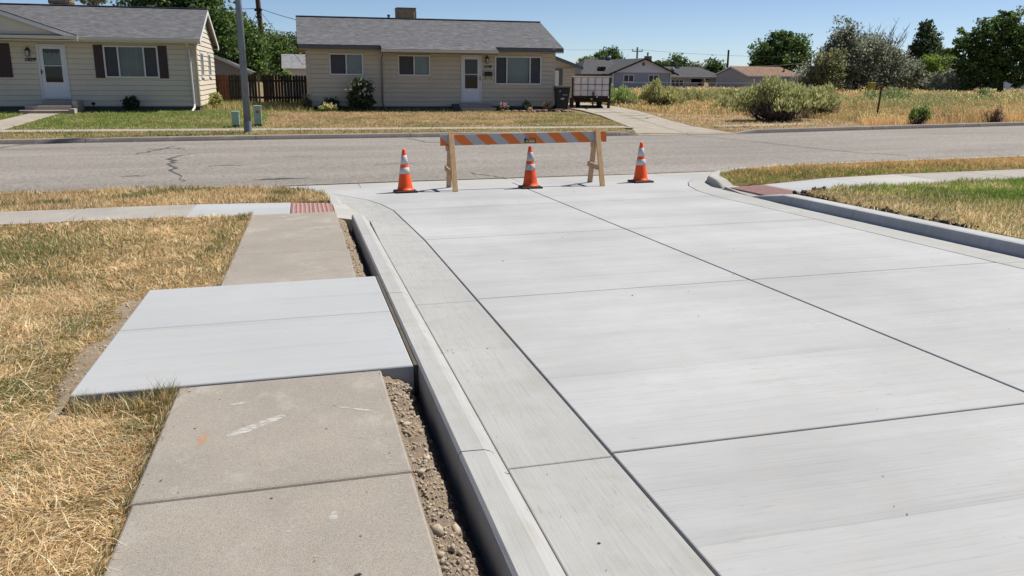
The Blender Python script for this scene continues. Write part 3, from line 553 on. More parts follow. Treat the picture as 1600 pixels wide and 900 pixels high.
def dr(y): return float(np.interp(y, [27.05, 28.2, 29.5, 33, 36, 40, 46], [15.0, 14.6, 14.35, 14.9, 15.4, 15.9, 16.1]))
dz = lambda x, y: float(lot_z(min(x, 15.2), y))+.025 - .0*y if y > 27.6 else float(toe_z(x)) + .02 + (y-27.05)*.05
for a, b_ in zip(ry, ry[1:]):
    ma, mb_ = (dl(a)+dr(a))/2, (dl(b_)+dr(b_))/2
    for q in ([(dl(a), a), (ma, a), (mb_, b_), (dl(b_), b_)], [(ma, a), (dr(a), a), (dr(b_), b_), (mb_, b_)]):
        bb = MB(); bb.slab(ccw(q), dz, .12, .01, 0, .012); bb.build('driveway_slab', M['farwalk'], dw)
dzc = lambda x, y: dz(x, y)+.004
for i, q in enumerate([[(13.3, 30.5), (14.0, 31.1), (14.6, 31.0)], [(13.2, 33.4), (14.0, 33.0), (14.7, 33.6)], [(12.9, 36.2), (13.9, 36.6), (15.0, 36.1)], [(13.6, 34.6), (14.9, 34.9)], [(13.9, 38.8), (15.0, 39.2)]]):
    ribbon('driveway_crack', q, .09, dzc, M['tar'], dw, .08, 30+i)
# ---- far lawns and verges
def lawn(name, x0, x1, y0, y1, mt, lab, dx=.6, off=0.0):
    b = MB(); b.grid(np.arange(x0, x1+.01, (x1-x0)/max(1, int((x1-x0)/dx))), np.linspace(y0, y1, max(3, int((y1-y0)/.4))), lambda X, Y: lot_z(X, Y) + .015 + off); return tag(b.build(name, mt, smooth=True), lab, kind='structure')
lawn('green_lawn', -42, -1.3, 29.82, 36.9, M['lawn_g'], 'green front lawn of the left house'); lawn('dry_lawn', -1.3, 12.3, 29.82, 38.7, M['lawn_d'], 'browning front lawn of the middle house')
lawn('park_strip', -42, 11.3, 27.33, 28.68, M['lawn_d'], 'grass strip between far curb and sidewalk'); lawn('side_yard', -3.9, .5, 36.9, 46, M['lawn_d'], 'weedy side yard between the houses', off=-.005)
# ================================================================ HOUSES
def front(Y): return lambda p: (p[0], Y+p[1], p[2])                # u = X, v = depth behind the wall
def gable_r(X): return lambda p: (X-p[1], p[0], p[2])              # wall facing +X: u = Y
def gable_l(X): return lambda p: (X+p[1], p[0], p[2])              # wall facing -X
def planks(root, xf, u0, u1, z0, z1, opens, mt, exp=.2, top=None, name='siding_plank', flip=False):
    # backing wall as cells around the openings
    us = sorted({u0, u1} | {o[0] for o in opens} | {o[1] for o in opens}); zs_ = sorted({z0, z1} | {o[2] for o in opens} | {o[3] for o in opens})
    b = MB(xf)
    for a, c in zip(us, us[1:]):
        for e, f in zip(zs_, zs_[1:]):
            if a < u0 or c > u1 or any(a >= o[0]-1e-6 and c <= o[1]+1e-6 and e >= o[2]-1e-6 and f <= o[3]+1e-6 for o in opens): continue
            b.box(a, c, .012, .10, e, f)
    if top:
        b.add([(u0, .012, z1), (u1, .012, z1), (top[0], .012, top[1]), (u0, .1, z1), (u1, .1, z1), (top[0], .1, top[1])], [(0, 1, 2), (5, 4, 3), (0, 2, 5, 3), (1, 4, 5, 2)])
    b.build('wall', mt, root)
    z = z0
    zmax = top[1]-.05 if top else z1
    while z < zmax-.03:
        zt = min(z+exp, z1 if not top else zmax); a, c = u0, u1
        if top and zt > z1: k = (zt-z1)/(top[1]-z1); a = u0+(top[0]-u0)*k; c = u1+(top[0]-u1)*k
        segs = [(a, c)]
        for o in opens:
            if o[3] > z+.02 and o[2] < zt-.02:
                ns = []
                for s0, s1 in segs:
                    if o[0] > s0: ns.append((s0, min(s1, o[0])))
                    if o[1] < s1: ns.append((max(s0, o[1]), s1))
                segs = [q for q in ns if q[1]-q[0] > .02]
        for s0, s1 in segs:
            p = MB(xf); z_ = z+.028; p.add([(s0, -.034, z_), (s1, -.034, z_), (s1, -.012, zt), (s0, -.012, zt), (s0, .0115, z_), (s1, .0115, z_), (s1, .0115, zt), (s0, .0115, zt)],
                              [(0, 1, 2, 3), (4, 7, 6, 5), (0, 4, 5, 1), (3, 2, 6, 7), (0, 3, 7, 4), (1, 5, 6, 2)])
            p.build(name, mt, root)
        z += exp
def window(root, xf, u0, u1, z0, z1, mull, fills, fmat, w=.06, wm=.055):
    """mull: fractions; fills: per light 'screen' | 'glass' | 'curtain' | 'blind'"""
    b = MB(xf); d0, d1 = -.05, .05
    b.box(u0, u1, d0, d1, z1-w, z1); b.box(u0, u1, d0-.012, d1, z0, z0+w); b.box(u0, u0+w, d0, d1, z0+w, z1-w); b.box(u1-w, u1, d0, d1, z0+w, z1-w)
    xs_ = [u0+w]; 
    for f in mull: xs_ += [u0+(u1-u0)*f-wm/2, u0+(u1-u0)*f+wm/2]; b.box(xs_[-2], xs_[-1], d0+.004, d1, z0+w, z1-w)
    xs_.append(u1-w); win = b.build('window', fmat, root)
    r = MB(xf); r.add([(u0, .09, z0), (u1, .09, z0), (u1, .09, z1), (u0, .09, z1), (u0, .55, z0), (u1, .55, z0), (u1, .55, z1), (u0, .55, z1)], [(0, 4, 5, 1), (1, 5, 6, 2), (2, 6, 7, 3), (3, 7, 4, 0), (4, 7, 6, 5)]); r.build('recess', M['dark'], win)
    for i, fl in enumerate(fills):
        a, c = xs_[2*i], xs_[2*i+1]; z00, z11 = z0+w, z1-w
        if fl == 'screen':
            q = MB(xf); q.box(a, c, -.006, .0, z00, z11); q.build('screen', M['screen'], win)
            q = MB(xf); t = .018; q.box(a, c, -.02, -.007, z00, z00+t); q.box(a, c, -.02, -.007, z11-t, z11); q.box(a, a+t, -.02, -.007, z00+t, z11-t); q.box(c-t, c, -.02, -.007, z00+t, z11-t); q.build('screen_frame', M['lamp'] , win)
        else:
            q = MB(xf); q.add([(a, .012, z00), (c, .012, z00), (c, .012, z11), (a, .012, z11)], [(0, 1, 2, 3)]); q.build('pane', M['glass'], win)
            q = MB(xf); n = max(8, int((c-a)/.05)); vs = []
            for k in range(n+1):
                u = a+(c-a)*k/n; d = .10 + (.02*math.sin(k*2.1)+.012*math.sin(k*5.3) if fl == 'curtain' else 0)
                vs += [(u, d, z00), (u, d, z11)]
            q.add(vs, [(2*k, 2*k+2, 2*k+3, 2*k+1) for k in range(n)]); q.build('curtain' if fl == 'curtain' else 'reflection_sheet', M['curtain'] if fl == 'curtain' else M['reflection_sheet'], win)  # flat pale sheet behind the glass: sky reflection put into its colour
    return win
def storm_door(root, xf, u0, u1, z0, z1, lights, hinge_left=True):
    w = .07; b = MB(xf); b.box(u0, u0+w, -.06, .06, z0, z1); b.box(u1-w, u1, -.06, .06, z0, z1); b.box(u0+w, u1-w, -.06, .06, z1-w, z1); b.box(u0, u1, -.09, .06, z0-.03, z0)
    fr = b.build('door_frame', M['trim'], root)
    b = MB(xf); us = [u0+w+.005, lights[0], lights[1], u1-w-.005]
    b.box(us[0], us[1], -.035, .0, z0+.01, z1-w-.005); b.box(us[2], us[3], -.035, 0, z0+.01, z1-w-.005)
    zl = [z0+.01] + [q for L in sorted(lights[2]) for q in L] + [z1-w-.005]
    for i in range(0, len(zl), 2): b.box(us[1], us[2], -.035, 0, zl[i], zl[i+1])
    d = b.build('front_door', M['door'], root)
    for (a, c) in lights[2]:
        q = MB(xf); q.add([(us[1], -.018, a), (us[2], -.018, a), (us[2], -.018, c), (us[1], -.018, c)], [(0, 1, 2, 3)]); q.build('pane', M['glass'], d)
    return fr, d
def wall_lamp(root, xf, u, z):
    b = MB(xf); b.box(u-.05, u+.05, -.05, .0, z+.06, z+.2); b.tube([(u, -.03, z+.2), (u, -.09, z+.27), (u, -.14, z+.2)], .012, 6); b.add([(u-.09, -.23, z+.12), (u+.09, -.23, z+.12), (u+.09, -.05, z+.12), (u-.09, -.05, z+.12), (u, -.14, z+.22)], [(0, 1, 4), (1, 2, 4), (2, 3, 4), (3, 0, 4), (3, 2, 1, 0)])
    for a, c in [(-.08, -.22), (.08, -.22), (-.08, -.06), (.08, -.06)]: b.bar((u+a, c, z+.12), (u+a*.7, -.14+(c+.14)*.7, z-.08), .012, .012)
    b.box(u-.06, u+.06, -.2, -.08, z-.1, z-.08); l = b.build('wall_lamp', M['lamp'], root)
    q = MB(xf); q.box(u-.045, u+.045, -.185, -.095, z-.075, z+.115); q.build('lamp_glass', M['bulb'], l)
def number(root, text, x, y, z, h, gap):
    cu = bpy.data.curves.new('house_number', 'FONT'); cu.body = text; cu.size = h/.72; cu.extrude = .012; cu.space_character = gap; cu.shear = .25; cu.offset = .006
    tmp = bpy.data.objects.new('house_number', cu); dgm = bpy.data.meshes.new_from_object(tmp); bpy.data.objects.remove(tmp)
    o = bpy.data.objects.new('house_number', dgm); C.objects.link(o); dgm.materials.clear(); dgm.materials.append(M['num'])
    o.parent = root; r = ORG[root.name]; o.location = (x-r.x, y-r.y, z-r.z); o.rotation_euler = (math.pi/2, 0, 0); ORG[o.name] = r; return o
def roof_plane(b, e0, e1, r1, r0, exp=.14, thick=.03):
    e0, e1, r0, r1 = map(Vector, (e0, e1, r0, r1)); L = (r0-e0).length; n = max(2, int(L/exp)); nrm = (e1-e0).cross(r0-e0).normalized()
    if nrm.z < 0: nrm = -nrm
    for i in range(n):
        t0, t1 = i/n, (i+1)/n; a0 = e0.lerp(r0, t0); a1 = e1.lerp(r1, t0); c0 = e0.lerp(r0, t1); c1 = e1.lerp(r1, t1)
        h = nrm*.016; vs = [a0+h, a1+h, c1+nrm*.002, c0+nrm*.002, a0, a1]
        f = [(0, 1, 2, 3), (4, 5, 1, 0)]
        if (vs[1]-vs[0]).cross(vs[2]-vs[0]).dot(nrm) < 0: f = [q[::-1] for q in f]
        b.add(vs, f)
    f = (3, 2, 1, 0); vs = [e0-nrm*thick, e1-nrm*thick, r1-nrm*thick, r0-nrm*thick]; b.add(vs, [f])
    for p, q in ((e0, e1), (e1, r1), (r0, e0)): b.add([p-nrm*thick, q-nrm*thick, q, p], [(0, 1, 2, 3)])
# ---------------------------------------------------------------- left house
h1 = thing('house', 'beige sided house with plum shutters and white gable end, numbered 1029', 'house', (-9, 36.5, .14), 'houses facing the street')
YW = 36.5; XR = -3.88; XL = -17.5; zb = .33
wins = [(-7.30, -5.31, 1.43, 2.655), (-13.2, -11.02, 1.43, 2.655)]
dr1 = (-9.64, -8.62, .64, 2.665)
planks(h1, front(YW), XL, XR-.09, zb, 2.86, wins+[dr1], M['siding'])
planks(h1, gable_r(XR), YW+.09, 43.7, zb, 2.86, [(37.55, 38.6, 1.45, 2.5), (40.75, 41.75, 1.45, 2.5)], M['siding'], top=(40.1, 4.22))
b = MB(); b.box(XL, XR, 43.6, 43.7, zb, 2.86); b.box(XL-.1, XL, YW, 43.7, zb, 2.86); b.add([(XL, 36.6, 2.86), (XL, 43.6, 2.86), (XL, 40.1, 4.2)], [(0, 1, 2)]); b.build('rear_wall', M['siding'], h1)
b = MB(); b.box(XL, XR-.03, YW+.03, 43.65, -.3, zb-.002); b.build('foundation', M['found'], h1)
b = MB(); b.box(XR-.09, XR+.012, YW-.03, YW+.09, zb, 2.86); b.build('corner_board', M['trim_t'], h1)
window(h1, front(YW), *wins[0], [.265, .735], ['screen', 'curtain', 'screen'], M['trim']); window(h1, front(YW), *wins[1], [.265, .735], ['screen', 'curtain', 'screen'], M['trim'])
window(h1, gable_r(XR), 37.55, 38.6, 1.45, 2.5, [.5], ['reflection_sheet', 'reflection_sheet'], M['trim'], .07); window(h1, gable_r(XR), 40.75, 41.75, 1.45, 2.5, [.5], ['reflection_sheet', 'reflection_sheet'], M['trim'], .07)
for a, c in [(-7.64, -7.305), (-5.305, -4.97), (-11.015, -10.55), (-13.55, -13.205)]:
    b = MB(front(YW)); b.box(a, c, -.045, -.023, 1.42, 2.67); n = 14
    for k in range(n): z = 1.47+k*(1.15/n); b.box(a+.04, c-.04, -.058, -.045, z, z+.045)
    b.build('shutter', M['shutter'], h1)
storm_door(h1, front(YW), *dr1, (-9.43, -8.82, [(1.88, 2.49), (1.25, 1.85)])) 
b = MB(front(YW)); b.box(-9.43, -8.82, .02, .03, 1.25, 2.49); dk = b.build('inner_door', M['dark'], h1)
b = MB(front(YW)); vs = []
for k in range(25): u = -9.41+.57*k/24; vs += [(u, .012+.004*math.sin(k*1.7), 1.9), (u, .012+.004*math.sin(k*1.7), 2.34 + .02*math.sin(k*.9))]
b.add(vs, [(2*k, 2*k+2, 2*k+3, 2*k+1) for k in range(24)]); b.build('door_curtain', M['curtain'], h1)
b = MB(front(YW)); b.bar((-9.54, -.075, 1.55), (-9.54, -.075, 1.72), .025, .03); b.box(-9.555, -9.525, -.07, -.03, 1.6, 1.68); b.build('door_handle', M['lamp'], h1)
wall_lamp(h1, front(YW), -9.93, 2.3); number(h1, '1029', -10.10, YW-.04, 2.03, .125, 1.15)
# steps
for (x0, x1, y0, z0, z1) in [(-9.46, -8.27, 35.75, -.2, .56), (-9.99, -8.25, 35.35, -.2, .40), (-10.08, -8.22, 34.95, -.2, .245)]:
    b = MB(); b.box(x0, x1-.16, y0+.03, 36.46, z0, z1-.045); b.box(x0-.01, x1-.15, y0, 36.45, z1-.045, z1); b.build('step', M['step'], h1, bevel=.01)
b = MB(); b.box(-8.38, -8.2, 34.93, 36.44, -.2, .30); b.box(-8.38, -8.2, 35.5, 36.44, .30, .58); b.build('step_cheek', M['step'], h1)
# roof
EZ = 2.93; RZ = 4.33; YE = 35.9; YR = 40.1; YB = 44.3; XE = -3.64; XLL = -17.9
b = MB(); roof_plane(b, (XLL, YE, EZ), (XE, YE, EZ), (XE, YR, RZ), (XLL, YR, RZ)); roof_plane(b, (XE, YB, EZ), (XLL, YB, EZ), (XLL, YR, RZ), (XE, YR, RZ)); rf1 = b.build('roof', M['roof'], h1)
b = MB(); b.bar((XLL, YR, RZ+.018), (XE, YR, RZ+.018), .28, .03); b.build('ridge_cap', M['roof'], rf1)
# gable over the porch
PX = -12.05; GP = 4.36; GE = 2.97; GX = -8.02; GY = 35.72
b = MB()
roof_plane(b, (GX, GY, GE), (GX, 40.0, GE), (PX, 40.0, GP), (PX, GY, GP)); roof_plane(b, (2*PX-GX, 40.0, GE), (2*PX-GX, GY, GE), (PX, GY, GP), (PX, 40.0, GP)); b.build('porch_roof', M['roof'], h1)
b = MB(); gw = 35.86
z = GE-.08
while z < GP-.15:
    k = (z+.1-GE)/(GP-GE); hw = (PX-GX)*-1*(1-max(0, k))-.12
    if hw > .1: b.add([(PX-hw, gw-.02, z), (PX+hw, gw-.02, z), (PX+hw-.25, gw-.004, z+.2), (PX-hw+.25, gw-.004, z+.2), (PX-hw, gw+.05, z), (PX+hw, gw+.05, z)], [(0, 1, 2, 3), (0, 4, 5, 1)])
    z += .2
b.build('gable_siding', M['siding'], h1)
b = MB(); b.bar((GX+.05, GY-.02, GE-.09), (PX, GY-.02, GP-.09), .03, .15, up=(0, 0, 1)); b.bar((2*PX-GX-.05, GY-.02, GE-.09), (PX, GY-.02, GP-.09), .03, .15); b.build('rake_board', M['trim'], h1)
b = MB(); b.bar((GX+.02, GY-.035, GE+.0), (PX, GY-.035, GP), .02, .03); b.box(2*PX-GX+.3, GX-.35, GY-.005, GY+.1, 2.93, 2.985); b.build('drip_edge', M['black'], h1)
def gutterprof(x0, x1, y, z, mt, root, name='rain_gutter'):
    b = MB(); pr = [(0, 0), (0, -.11), (-.06, -.12), (-.11, -.07), (-.125, 0), (-.11, 0), (-.10, -.06), (-.055, -.10), (-.015, -.09), (-.015, 0)]; n = len(pr)
    vs = [(x, y+p[0], z+p[1]) for x in (x0, x1) for p in pr]; b.add(vs, [(i, (i+1) % n, n+(i+1) % n, n+i) for i in range(n)] + [tuple(range(n))[::-1], tuple(range(n, 2*n))]); return b.build(name, mt, root)
gutterprof(-7.98, -3.66, 35.89, 2.925, M['gutterw'], h1); gutterprof(-17.9, -7.95, 35.66, 2.95, M['gutterw'], h1)
b = MB(); b.box(-17.9, XE, 35.9, 35.93, 2.76, 2.9); b.box(-17.9, -7.97, 35.67, 35.9, 2.77, 2.80); b.build('fascia', M['gutterw'], h1)
b = MB(); b.box(-17.9, XE, 35.93, 36.47, 2.765, 2.785); b.build('soffit', M['soffit'], h1)
for sgn, ya in ((1, YE), (-1, YB)):
    b = MB(); b.add([(XE+.002, ya, EZ-.03), (XE+.002, YR, RZ-.03), (XE+.002, YR, RZ-.2), (XE+.002, ya, EZ-.2), (XE-.03, ya, EZ-.03), (XE-.03, YR, RZ-.03), (XE-.03, YR, RZ-.2), (XE-.03, ya, EZ-.2)], [(0, 3, 2, 1), (4, 5, 6, 7), (3, 7, 6, 2), (0, 4, 7, 3)]); b.build('rake_board', M['trim'], h1)
    b = MB(); b.add([(XE-.03, ya, EZ-.17), (XE-.03, YR, RZ-.17), (XR+.0, YR, RZ-.17), (XR+.0, ya, EZ-.17)], [(0, 1, 2, 3), (3, 2, 1, 0)]); b.build('rake_soffit', M['soffit'], h1)
b = MB(); b.box(XE-.3, XE, YB-.5, YB, 2.74, 2.77); b.box(XE-.02, XE+.001, YB-.5, YB+.02, 2.72, 2.93); b.build('eave_return', M['trim'], h1)
b = MB(); b.tube([(-4.15, 35.84, 2.82), (-4.15, 35.95, 2.72), (-4.13, 36.38, 2.55), (-4.10, 36.40, .42), (-4.08, 36.28, .30), (-4.14, 35.85, .16)], .042, 8); b.build('downspout', M['gutterw'], h1)
# left-house cooler
def cooler(x0, x1, y0, y1, z0, z1, lab):
    t = thing('evaporative_cooler', lab, 'air cooler', ((x0+x1)/2, (y0+y1)/2, z0), 'coolers on the two roofs')
    b = MB(); b.box(x0, x1, y0, y1, z0+.12, z1); b.build('housing', M['cooler'], t, bevel=.015)
    b = MB(); b.box(x0-.02, x1+.02, y0-.02, y1+.02, z1, z1+.035); b.build('lid', M['cooler'], t)
    for k in range(4):
        b = MB(); x = x0+.06 if k % 2 else x1-.06; y = y0+.06 if k < 2 else y1-.06; b.box(x-.025, x+.025, y-.025, y+.025, z0-.45, z0+.12); b.build('leg', M['galv'], t)
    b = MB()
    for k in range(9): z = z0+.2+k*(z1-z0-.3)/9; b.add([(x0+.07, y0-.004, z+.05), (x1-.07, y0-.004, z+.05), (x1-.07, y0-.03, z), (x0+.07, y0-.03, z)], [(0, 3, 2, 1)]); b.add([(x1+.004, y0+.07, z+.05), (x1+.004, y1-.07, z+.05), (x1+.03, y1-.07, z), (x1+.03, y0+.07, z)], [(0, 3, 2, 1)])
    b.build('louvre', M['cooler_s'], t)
cooler(-9.95, -9.12, 40.2, 41.1, 4.30, 5.25, 'boxy brown rooftop cooler on the left house roof cut by frame'); 
# ---------------------------------------------------------------- middle house
h2 = thing('house', 'tan ranch house with white storm door and wide window, numbered 1180', 'house', (6, 38.5, .1), 'houses facing the street')
YW2 = 38.5; X0, X1 = .46, 11.70; zb2 = .25
wA = (1.375, 2.84, 1.605, 2.535); wB = (4.365, 5.825, 1.595, 2.505); wC = (8.81, 11.03, 1.245, 2.51); d2 = (7.23, 8.19, .46, 2.54)
planks(h2, front(YW2), X0+.09, X1-.09, zb2, 2.76, [wA, wB, wC, d2], M['siding2'])
planks(h2, gable_l(X0), YW2+.09, 45.4, zb2, 2.76, [(40.2, 41.2, 1.5, 2.4)], M['siding2'], top=(42.0, 4.1)); window(h2, gable_l(X0), 40.2, 41.2, 1.5, 2.4, [.5], ['reflection_sheet', 'reflection_sheet'], M['trim'])
b = MB(); b.box(X1-.1, X1, YW2+.1, 45.4, zb2, 2.76); b.box(X0, X1, 45.4, 45.5, zb2, 2.76); b.add([(X1, 38.6, 2.76), (X1, 45.4, 2.76), (X1, 42, 4.1)], [(0, 1, 2)]); b.build('rear_wall', M['siding2'], h2)
b = MB(); b.box(X0+.03, X1-.03, YW2+.03, 45.4, -.3, zb2-.002); b.build('foundation', M['found'], h2)
b = MB(); b.box(X0-.012, X0+.09, YW2-.03, YW2+.09, zb2, 2.76); b.build('corner_board', M['trim_t'], h2); b = MB(); b.box(X1-.09, X1+.012, YW2-.03, YW2+.09, zb2, 2.76); b.build('corner_board', M['trim_t'], h2)
window(h2, front(YW2), *wA, [.5], ['screen', 'reflection_sheet'], M['trim']); window(h2, front(YW2), *wB, [.5], ['screen', 'reflection_sheet'], M['trim']); window(h2, front(YW2), *wC, [.255, .755], ['screen', 'reflection_sheet', 'screen'], M['trim'])
storm_door(h2, front(YW2), *d2, (7.41, 8.00, [(1.70, 2.35), (1.06, 1.67)]))
b = MB(front(YW2)); b.box(7.4, 8.0, .02, .03, 1.06, 2.35); b.build('inner_door', simple('maroon_door', (.05, .016, .018), .5, .2), h2)
b = MB(front(YW2)); b.bar((8.11, -.075, 1.42), (8.11, -.075, 1.6), .025, .03); b.box(8.095, 8.125, -.07, -.03, 1.47, 1.55); b.build('door_handle', M['lamp'], h2)
wall_lamp(h2, front(YW2), 8.43, 2.28); number(h2, '1180', 8.29, YW2-.04, 1.985, .115, 1.12)
for (x0, x1, y0, z1) in [(7.06, 8.56, 37.95, .40), (7.06, 8.67, 37.55, .225)]:
    b = MB(); b.box(x0, x1, y0+.03, 38.46, -.2, z1-.045); b.box(x0-.015, x1+.015, y0, 38.45, z1-.045, z1); b.build('step', M['step'], h2, bevel=.01)
b = MB(); b.box(6.78, 7.04, 37.9, 38.46, -.2, .37); b.build('step_cheek', M['found'], h2)
sl = .34; YR2 = 42.0; RZ2 = 4.25
def rz(y): return RZ2 - abs(y-YR2)*sl
b = MB()
XA, XB = .06, 11.93
roof_plane(b, (XA, 37.95, rz(37.95)), (XB, 37.95, rz(37.95)), (XB, YR2, RZ2), (XA, YR2, RZ2)); roof_plane(b, (XB, 46.05, rz(46.05)), (XA, 46.05, rz(46.05)), (XA, YR2, RZ2), (XB, YR2, RZ2))
roof_plane(b, (3.58, 37.5, rz(37.5)), (8.71, 37.5, rz(37.5)), (8.71, 37.953, rz(37.953)), (3.58, 37.953, rz(37.953)))
rf2 = b.build('roof', M['roof'], h2); b = MB(); b.bar((XA, YR2, RZ2+.018), (XB, YR2, RZ2+.018), .28, .03); b.build('ridge_cap', M['roof'], rf2)
b = MB(); b.box(XA, 3.57, 37.93, 37.96, rz(37.95)-.18, rz(37.95)-.034); b.box(8.72, XB, 37.93, 37.96, rz(37.95)-.18, rz(37.95)-.034); b.build('fascia', M['fascia'], h2)
gutterprof(3.55, 8.74, 37.49, rz(37.5)-.01, M['gutterw'], h2); b = MB(); b.box(3.56, 8.73, 37.49, 37.52, rz(37.5)-.17, rz(37.5)-.034); b.box(3.55, 3.575, 37.52, 37.95, rz(37.5)-.17, rz(37.5)-.03); b.box(8.715, 8.74, 37.52, 37.95, rz(37.5)-.17, rz(37.5)-.03); b.build('gutter_board', M['fascia'], h2)
b = MB(); b.box(XA, XB, 37.96, 38.46, 2.665, 2.685); b.box(3.58, 8.71, 37.52, 37.96, 2.56, 2.58); b.build('soffit', M['soffit'], h2)
for xx, dx in ((XA, -1), (XB, 1)):
    for ya in (37.93, 46.05):
        b = MB(); x2 = xx-.03*dx; b.add([(xx, ya, rz(ya)-.03), (xx, YR2, RZ2-.03), (xx, YR2, RZ2-.2), (xx, ya, rz(ya)-.2), (x2, ya, rz(ya)-.03), (x2, YR2, RZ2-.03), (x2, YR2, RZ2-.2), (x2, ya, rz(ya)-.2)], [(0, 3, 2, 1), (4, 5, 6, 7), (3, 7, 6, 2), (0, 4, 7, 3), (1, 2, 3, 0)]); b.build('rake_board', M['fascia'], h2)
        xi = X0 if dx < 0 else X1; b = MB(); b.add([(x2, ya, rz(ya)-.17), (x2, YR2, RZ2-.17), (xi, YR2, RZ2-.17), (xi, ya, rz(ya)-.17)], [(0, 1, 2, 3), (3, 2, 1, 0)]); b.build('rake_soffit', M['soffit'], h2)
b = MB(); b.tube([(3.62, 37.45, 2.6), (3.62, 37.6, 2.5), (3.64, 38.38, 2.32), (3.66, 38.42, .35), (3.72, 38.2, .18), (3.85, 37.9, .12)], .038, 8); b.build('downspout', simple('mauve_downspout', (.30, .26, .26), .5, .05), h2)
b = MB(); b.lathe([(.05, -.3), (.05, .17), (.075, .17), (.075, .24), (.03, .26)], 12, (4.42, 42.3, 4.2)); b.build('roof_vent', M['fascia'], h2)
cooler(4.83, 5.75, 42.3, 43.2, 4.1, 4.76, 'boxy brown rooftop cooler on the middle house ridge')
mbx = thing('mailbox', 'black wall mailbox beside the middle house door', 'mailbox', (8.48, 38.4, 1.7))
b = MB(); b.box(8.31, 8.66, 38.32, 38.46, 1.62, 1.775); b.add([(8.31, 38.32, 1.775), (8.66, 38.32, 1.775), (8.66, 38.46, 1.81), (8.31, 38.46, 1.81), (8.31, 38.46, 1.775), (8.66, 38.46, 1.775)], [(0, 1, 2, 3), (0, 3, 4), (1, 5, 2)]); b.build('box', M['lamp'], mbx)
for x in (8.36, 8.61): b = MB(); b.tube([(x, 38.44, 1.63), (x, 38.44, 1.53), (x+.01, 38.38, 1.49), (x+.02, 38.34, 1.53)], .01, 6); b.build('newspaper_hook', M['lamp'], mbx)
# garage behind
gz = lambda x: 3.28 - abs(x-11.9)*.30
h3 = thing('garage', 'tan garage with gable roof standing behind the middle house', 'garage', (12.6, 44, .1))
planks(h3, front(47.6), 10.0, 15.70, .1, 2.15, [(14.0, 14.88, 0.12, 1.97)], M['siding2'], exp=.22)
b = MB(); b.box(10, 15.7, 47.7, 53, .1, 2.15); b.add([(10, 47.62, 2.15), (15.7, 47.62, 2.15), (15.7, 47.62, 2.3), (12.5, 47.62, 3.35), (10, 47.62, 2.6)], [(0, 1, 2, 3, 4)]); b.build('rear_wall', M['siding2'], h3)
b = MB(); roof_plane(b, (16.05, 47.2, 2.17), (16.05, 53.2, 2.17), (12.4, 53.2, 3.42), (12.4, 47.2, 3.42)); roof_plane(b, (8.8, 53.2, 2.17), (8.8, 47.2, 2.17), (12.4, 47.2, 3.42), (12.4, 53.2, 3.42)); b.build('roof', M['roof'], h3)
b = MB(); b.bar((16.05, 47.18, 2.07), (12.4, 47.18, 3.32), .03, .16); b.build('rake_board', simple('blue_grey_rake', (.16, .18, .21), .6, .05), h3)
b = MB(front(47.6)); b.box(13.95, 14.93, -.05, .0, .12, 2.05, 0); fr = b.build('garage_door_frame', M['fascia'], h3)
b = MB(front(47.6)); b.box(14.02, 14.70, -.07, -.051, .14, 1.95); b.build('garage_door', M['white'], h3)
# ---------------------------------------------------------------- far houses
def far_roof_house(): pass
hA = thing('house', 'pale and slate grey gabled house beyond the weedy lot', 'house', (46, 110, -.1), 'houses beyond the field')
b = MB(front(110)); b.box(41.8, 50.25, 0, .1, -.2, 2.2); b.build('wall', M['grey_s'], hA)
b = MB(front(110)); b.add([(41.3, -.06, 2.2), (50.7, -.06, 2.2), (46.2, -.06, 4.0), (41.3, 0, 2.2), (50.7, 0, 2.2), (46.2, 0, 4.0)], [(0, 1, 2), (0, 3, 4, 1)]); b.build('gable', M['grey_l'], hA)
b = MB(); b.box(41.8, 50.25, 110.1, 122, -.2, 2.2); b.box(50.15, 50.25, 110, 110.1, -.2, 2.2); b.build('rear_wall', M['grey_s'], hA)
b = MB(); b.box(41.7, 41.85, 109.93, 110.05, -.2, 2.2); b.box(50.2, 50.35, 109.93, 110.05, -.2, 2.2); b.build('corner_board', M['white'], hA)
for x0 in (43.3, 46.97): window(hA, front(110), x0, x0+1.55, .92, 1.92, [.5], ['screen', 'screen'], M['white'], .1, .1)
b = MB(); roof_plane(b, (40.9, 109.4, 1.98), (40.9, 123, 1.98), (46.2, 123, 4.12), (46.2, 109.4, 4.12), .3); roof_plane(b, (51.2, 123, 2.02), (51.2, 109.4, 2.02), (46.2, 109.4, 4.12), (46.2, 123, 4.12), .3)
roof_plane(b, (37.8, 112.0, 1.95), (44.5, 112, 1.95), (44.5, 118, 4.0), (40.4, 118, 4.0), .3); roof_plane(b, (37.8, 124.0, 1.95), (37.8, 112, 1.95), (40.4, 118, 4.0), (40.4, 118.01, 4.0), .3); b.build('roof', M['roof_f'], hA)
b = MB(); b.box(38.2, 41.9, 112.6, 122, -.2, 1.95); b.build('brick_wing', M['brick'], hA)
b = MB(); b.bar((40.9, 109.35, 1.88), (46.2, 109.35, 4.03), .06, .2); b.bar((51.2, 109.35, 1.9), (46.2, 109.35, 4.03), .06, .2); b.build('rake_board', M['black'], hA)
b = MB(); b.box(47.4, 48.2, 112, 112.8, 2.6, 4.45); b.build('chimney', M['brick'], hA); b = MB(); b.tube([(47.75, 112.4, 4.4), (47.75, 112.4, 4.85)], .12, 8); b.tube([(47.75, 112.4, 4.85), (47.75, 112.4, 4.93)], .2, 8); b.build('chimney_pot', M['galv'], hA)
b = MB(front(110)); b.box(45.95, 46.35, -.1, -.06, 3.1, 3.55); b.build('gable_vent', M['cooler'], hA)
b = MB(); b.box(41.0, 41.9, 113.2, 114.1, 2.55, 2.95); b.build('skylight', M['lamp'], hA)
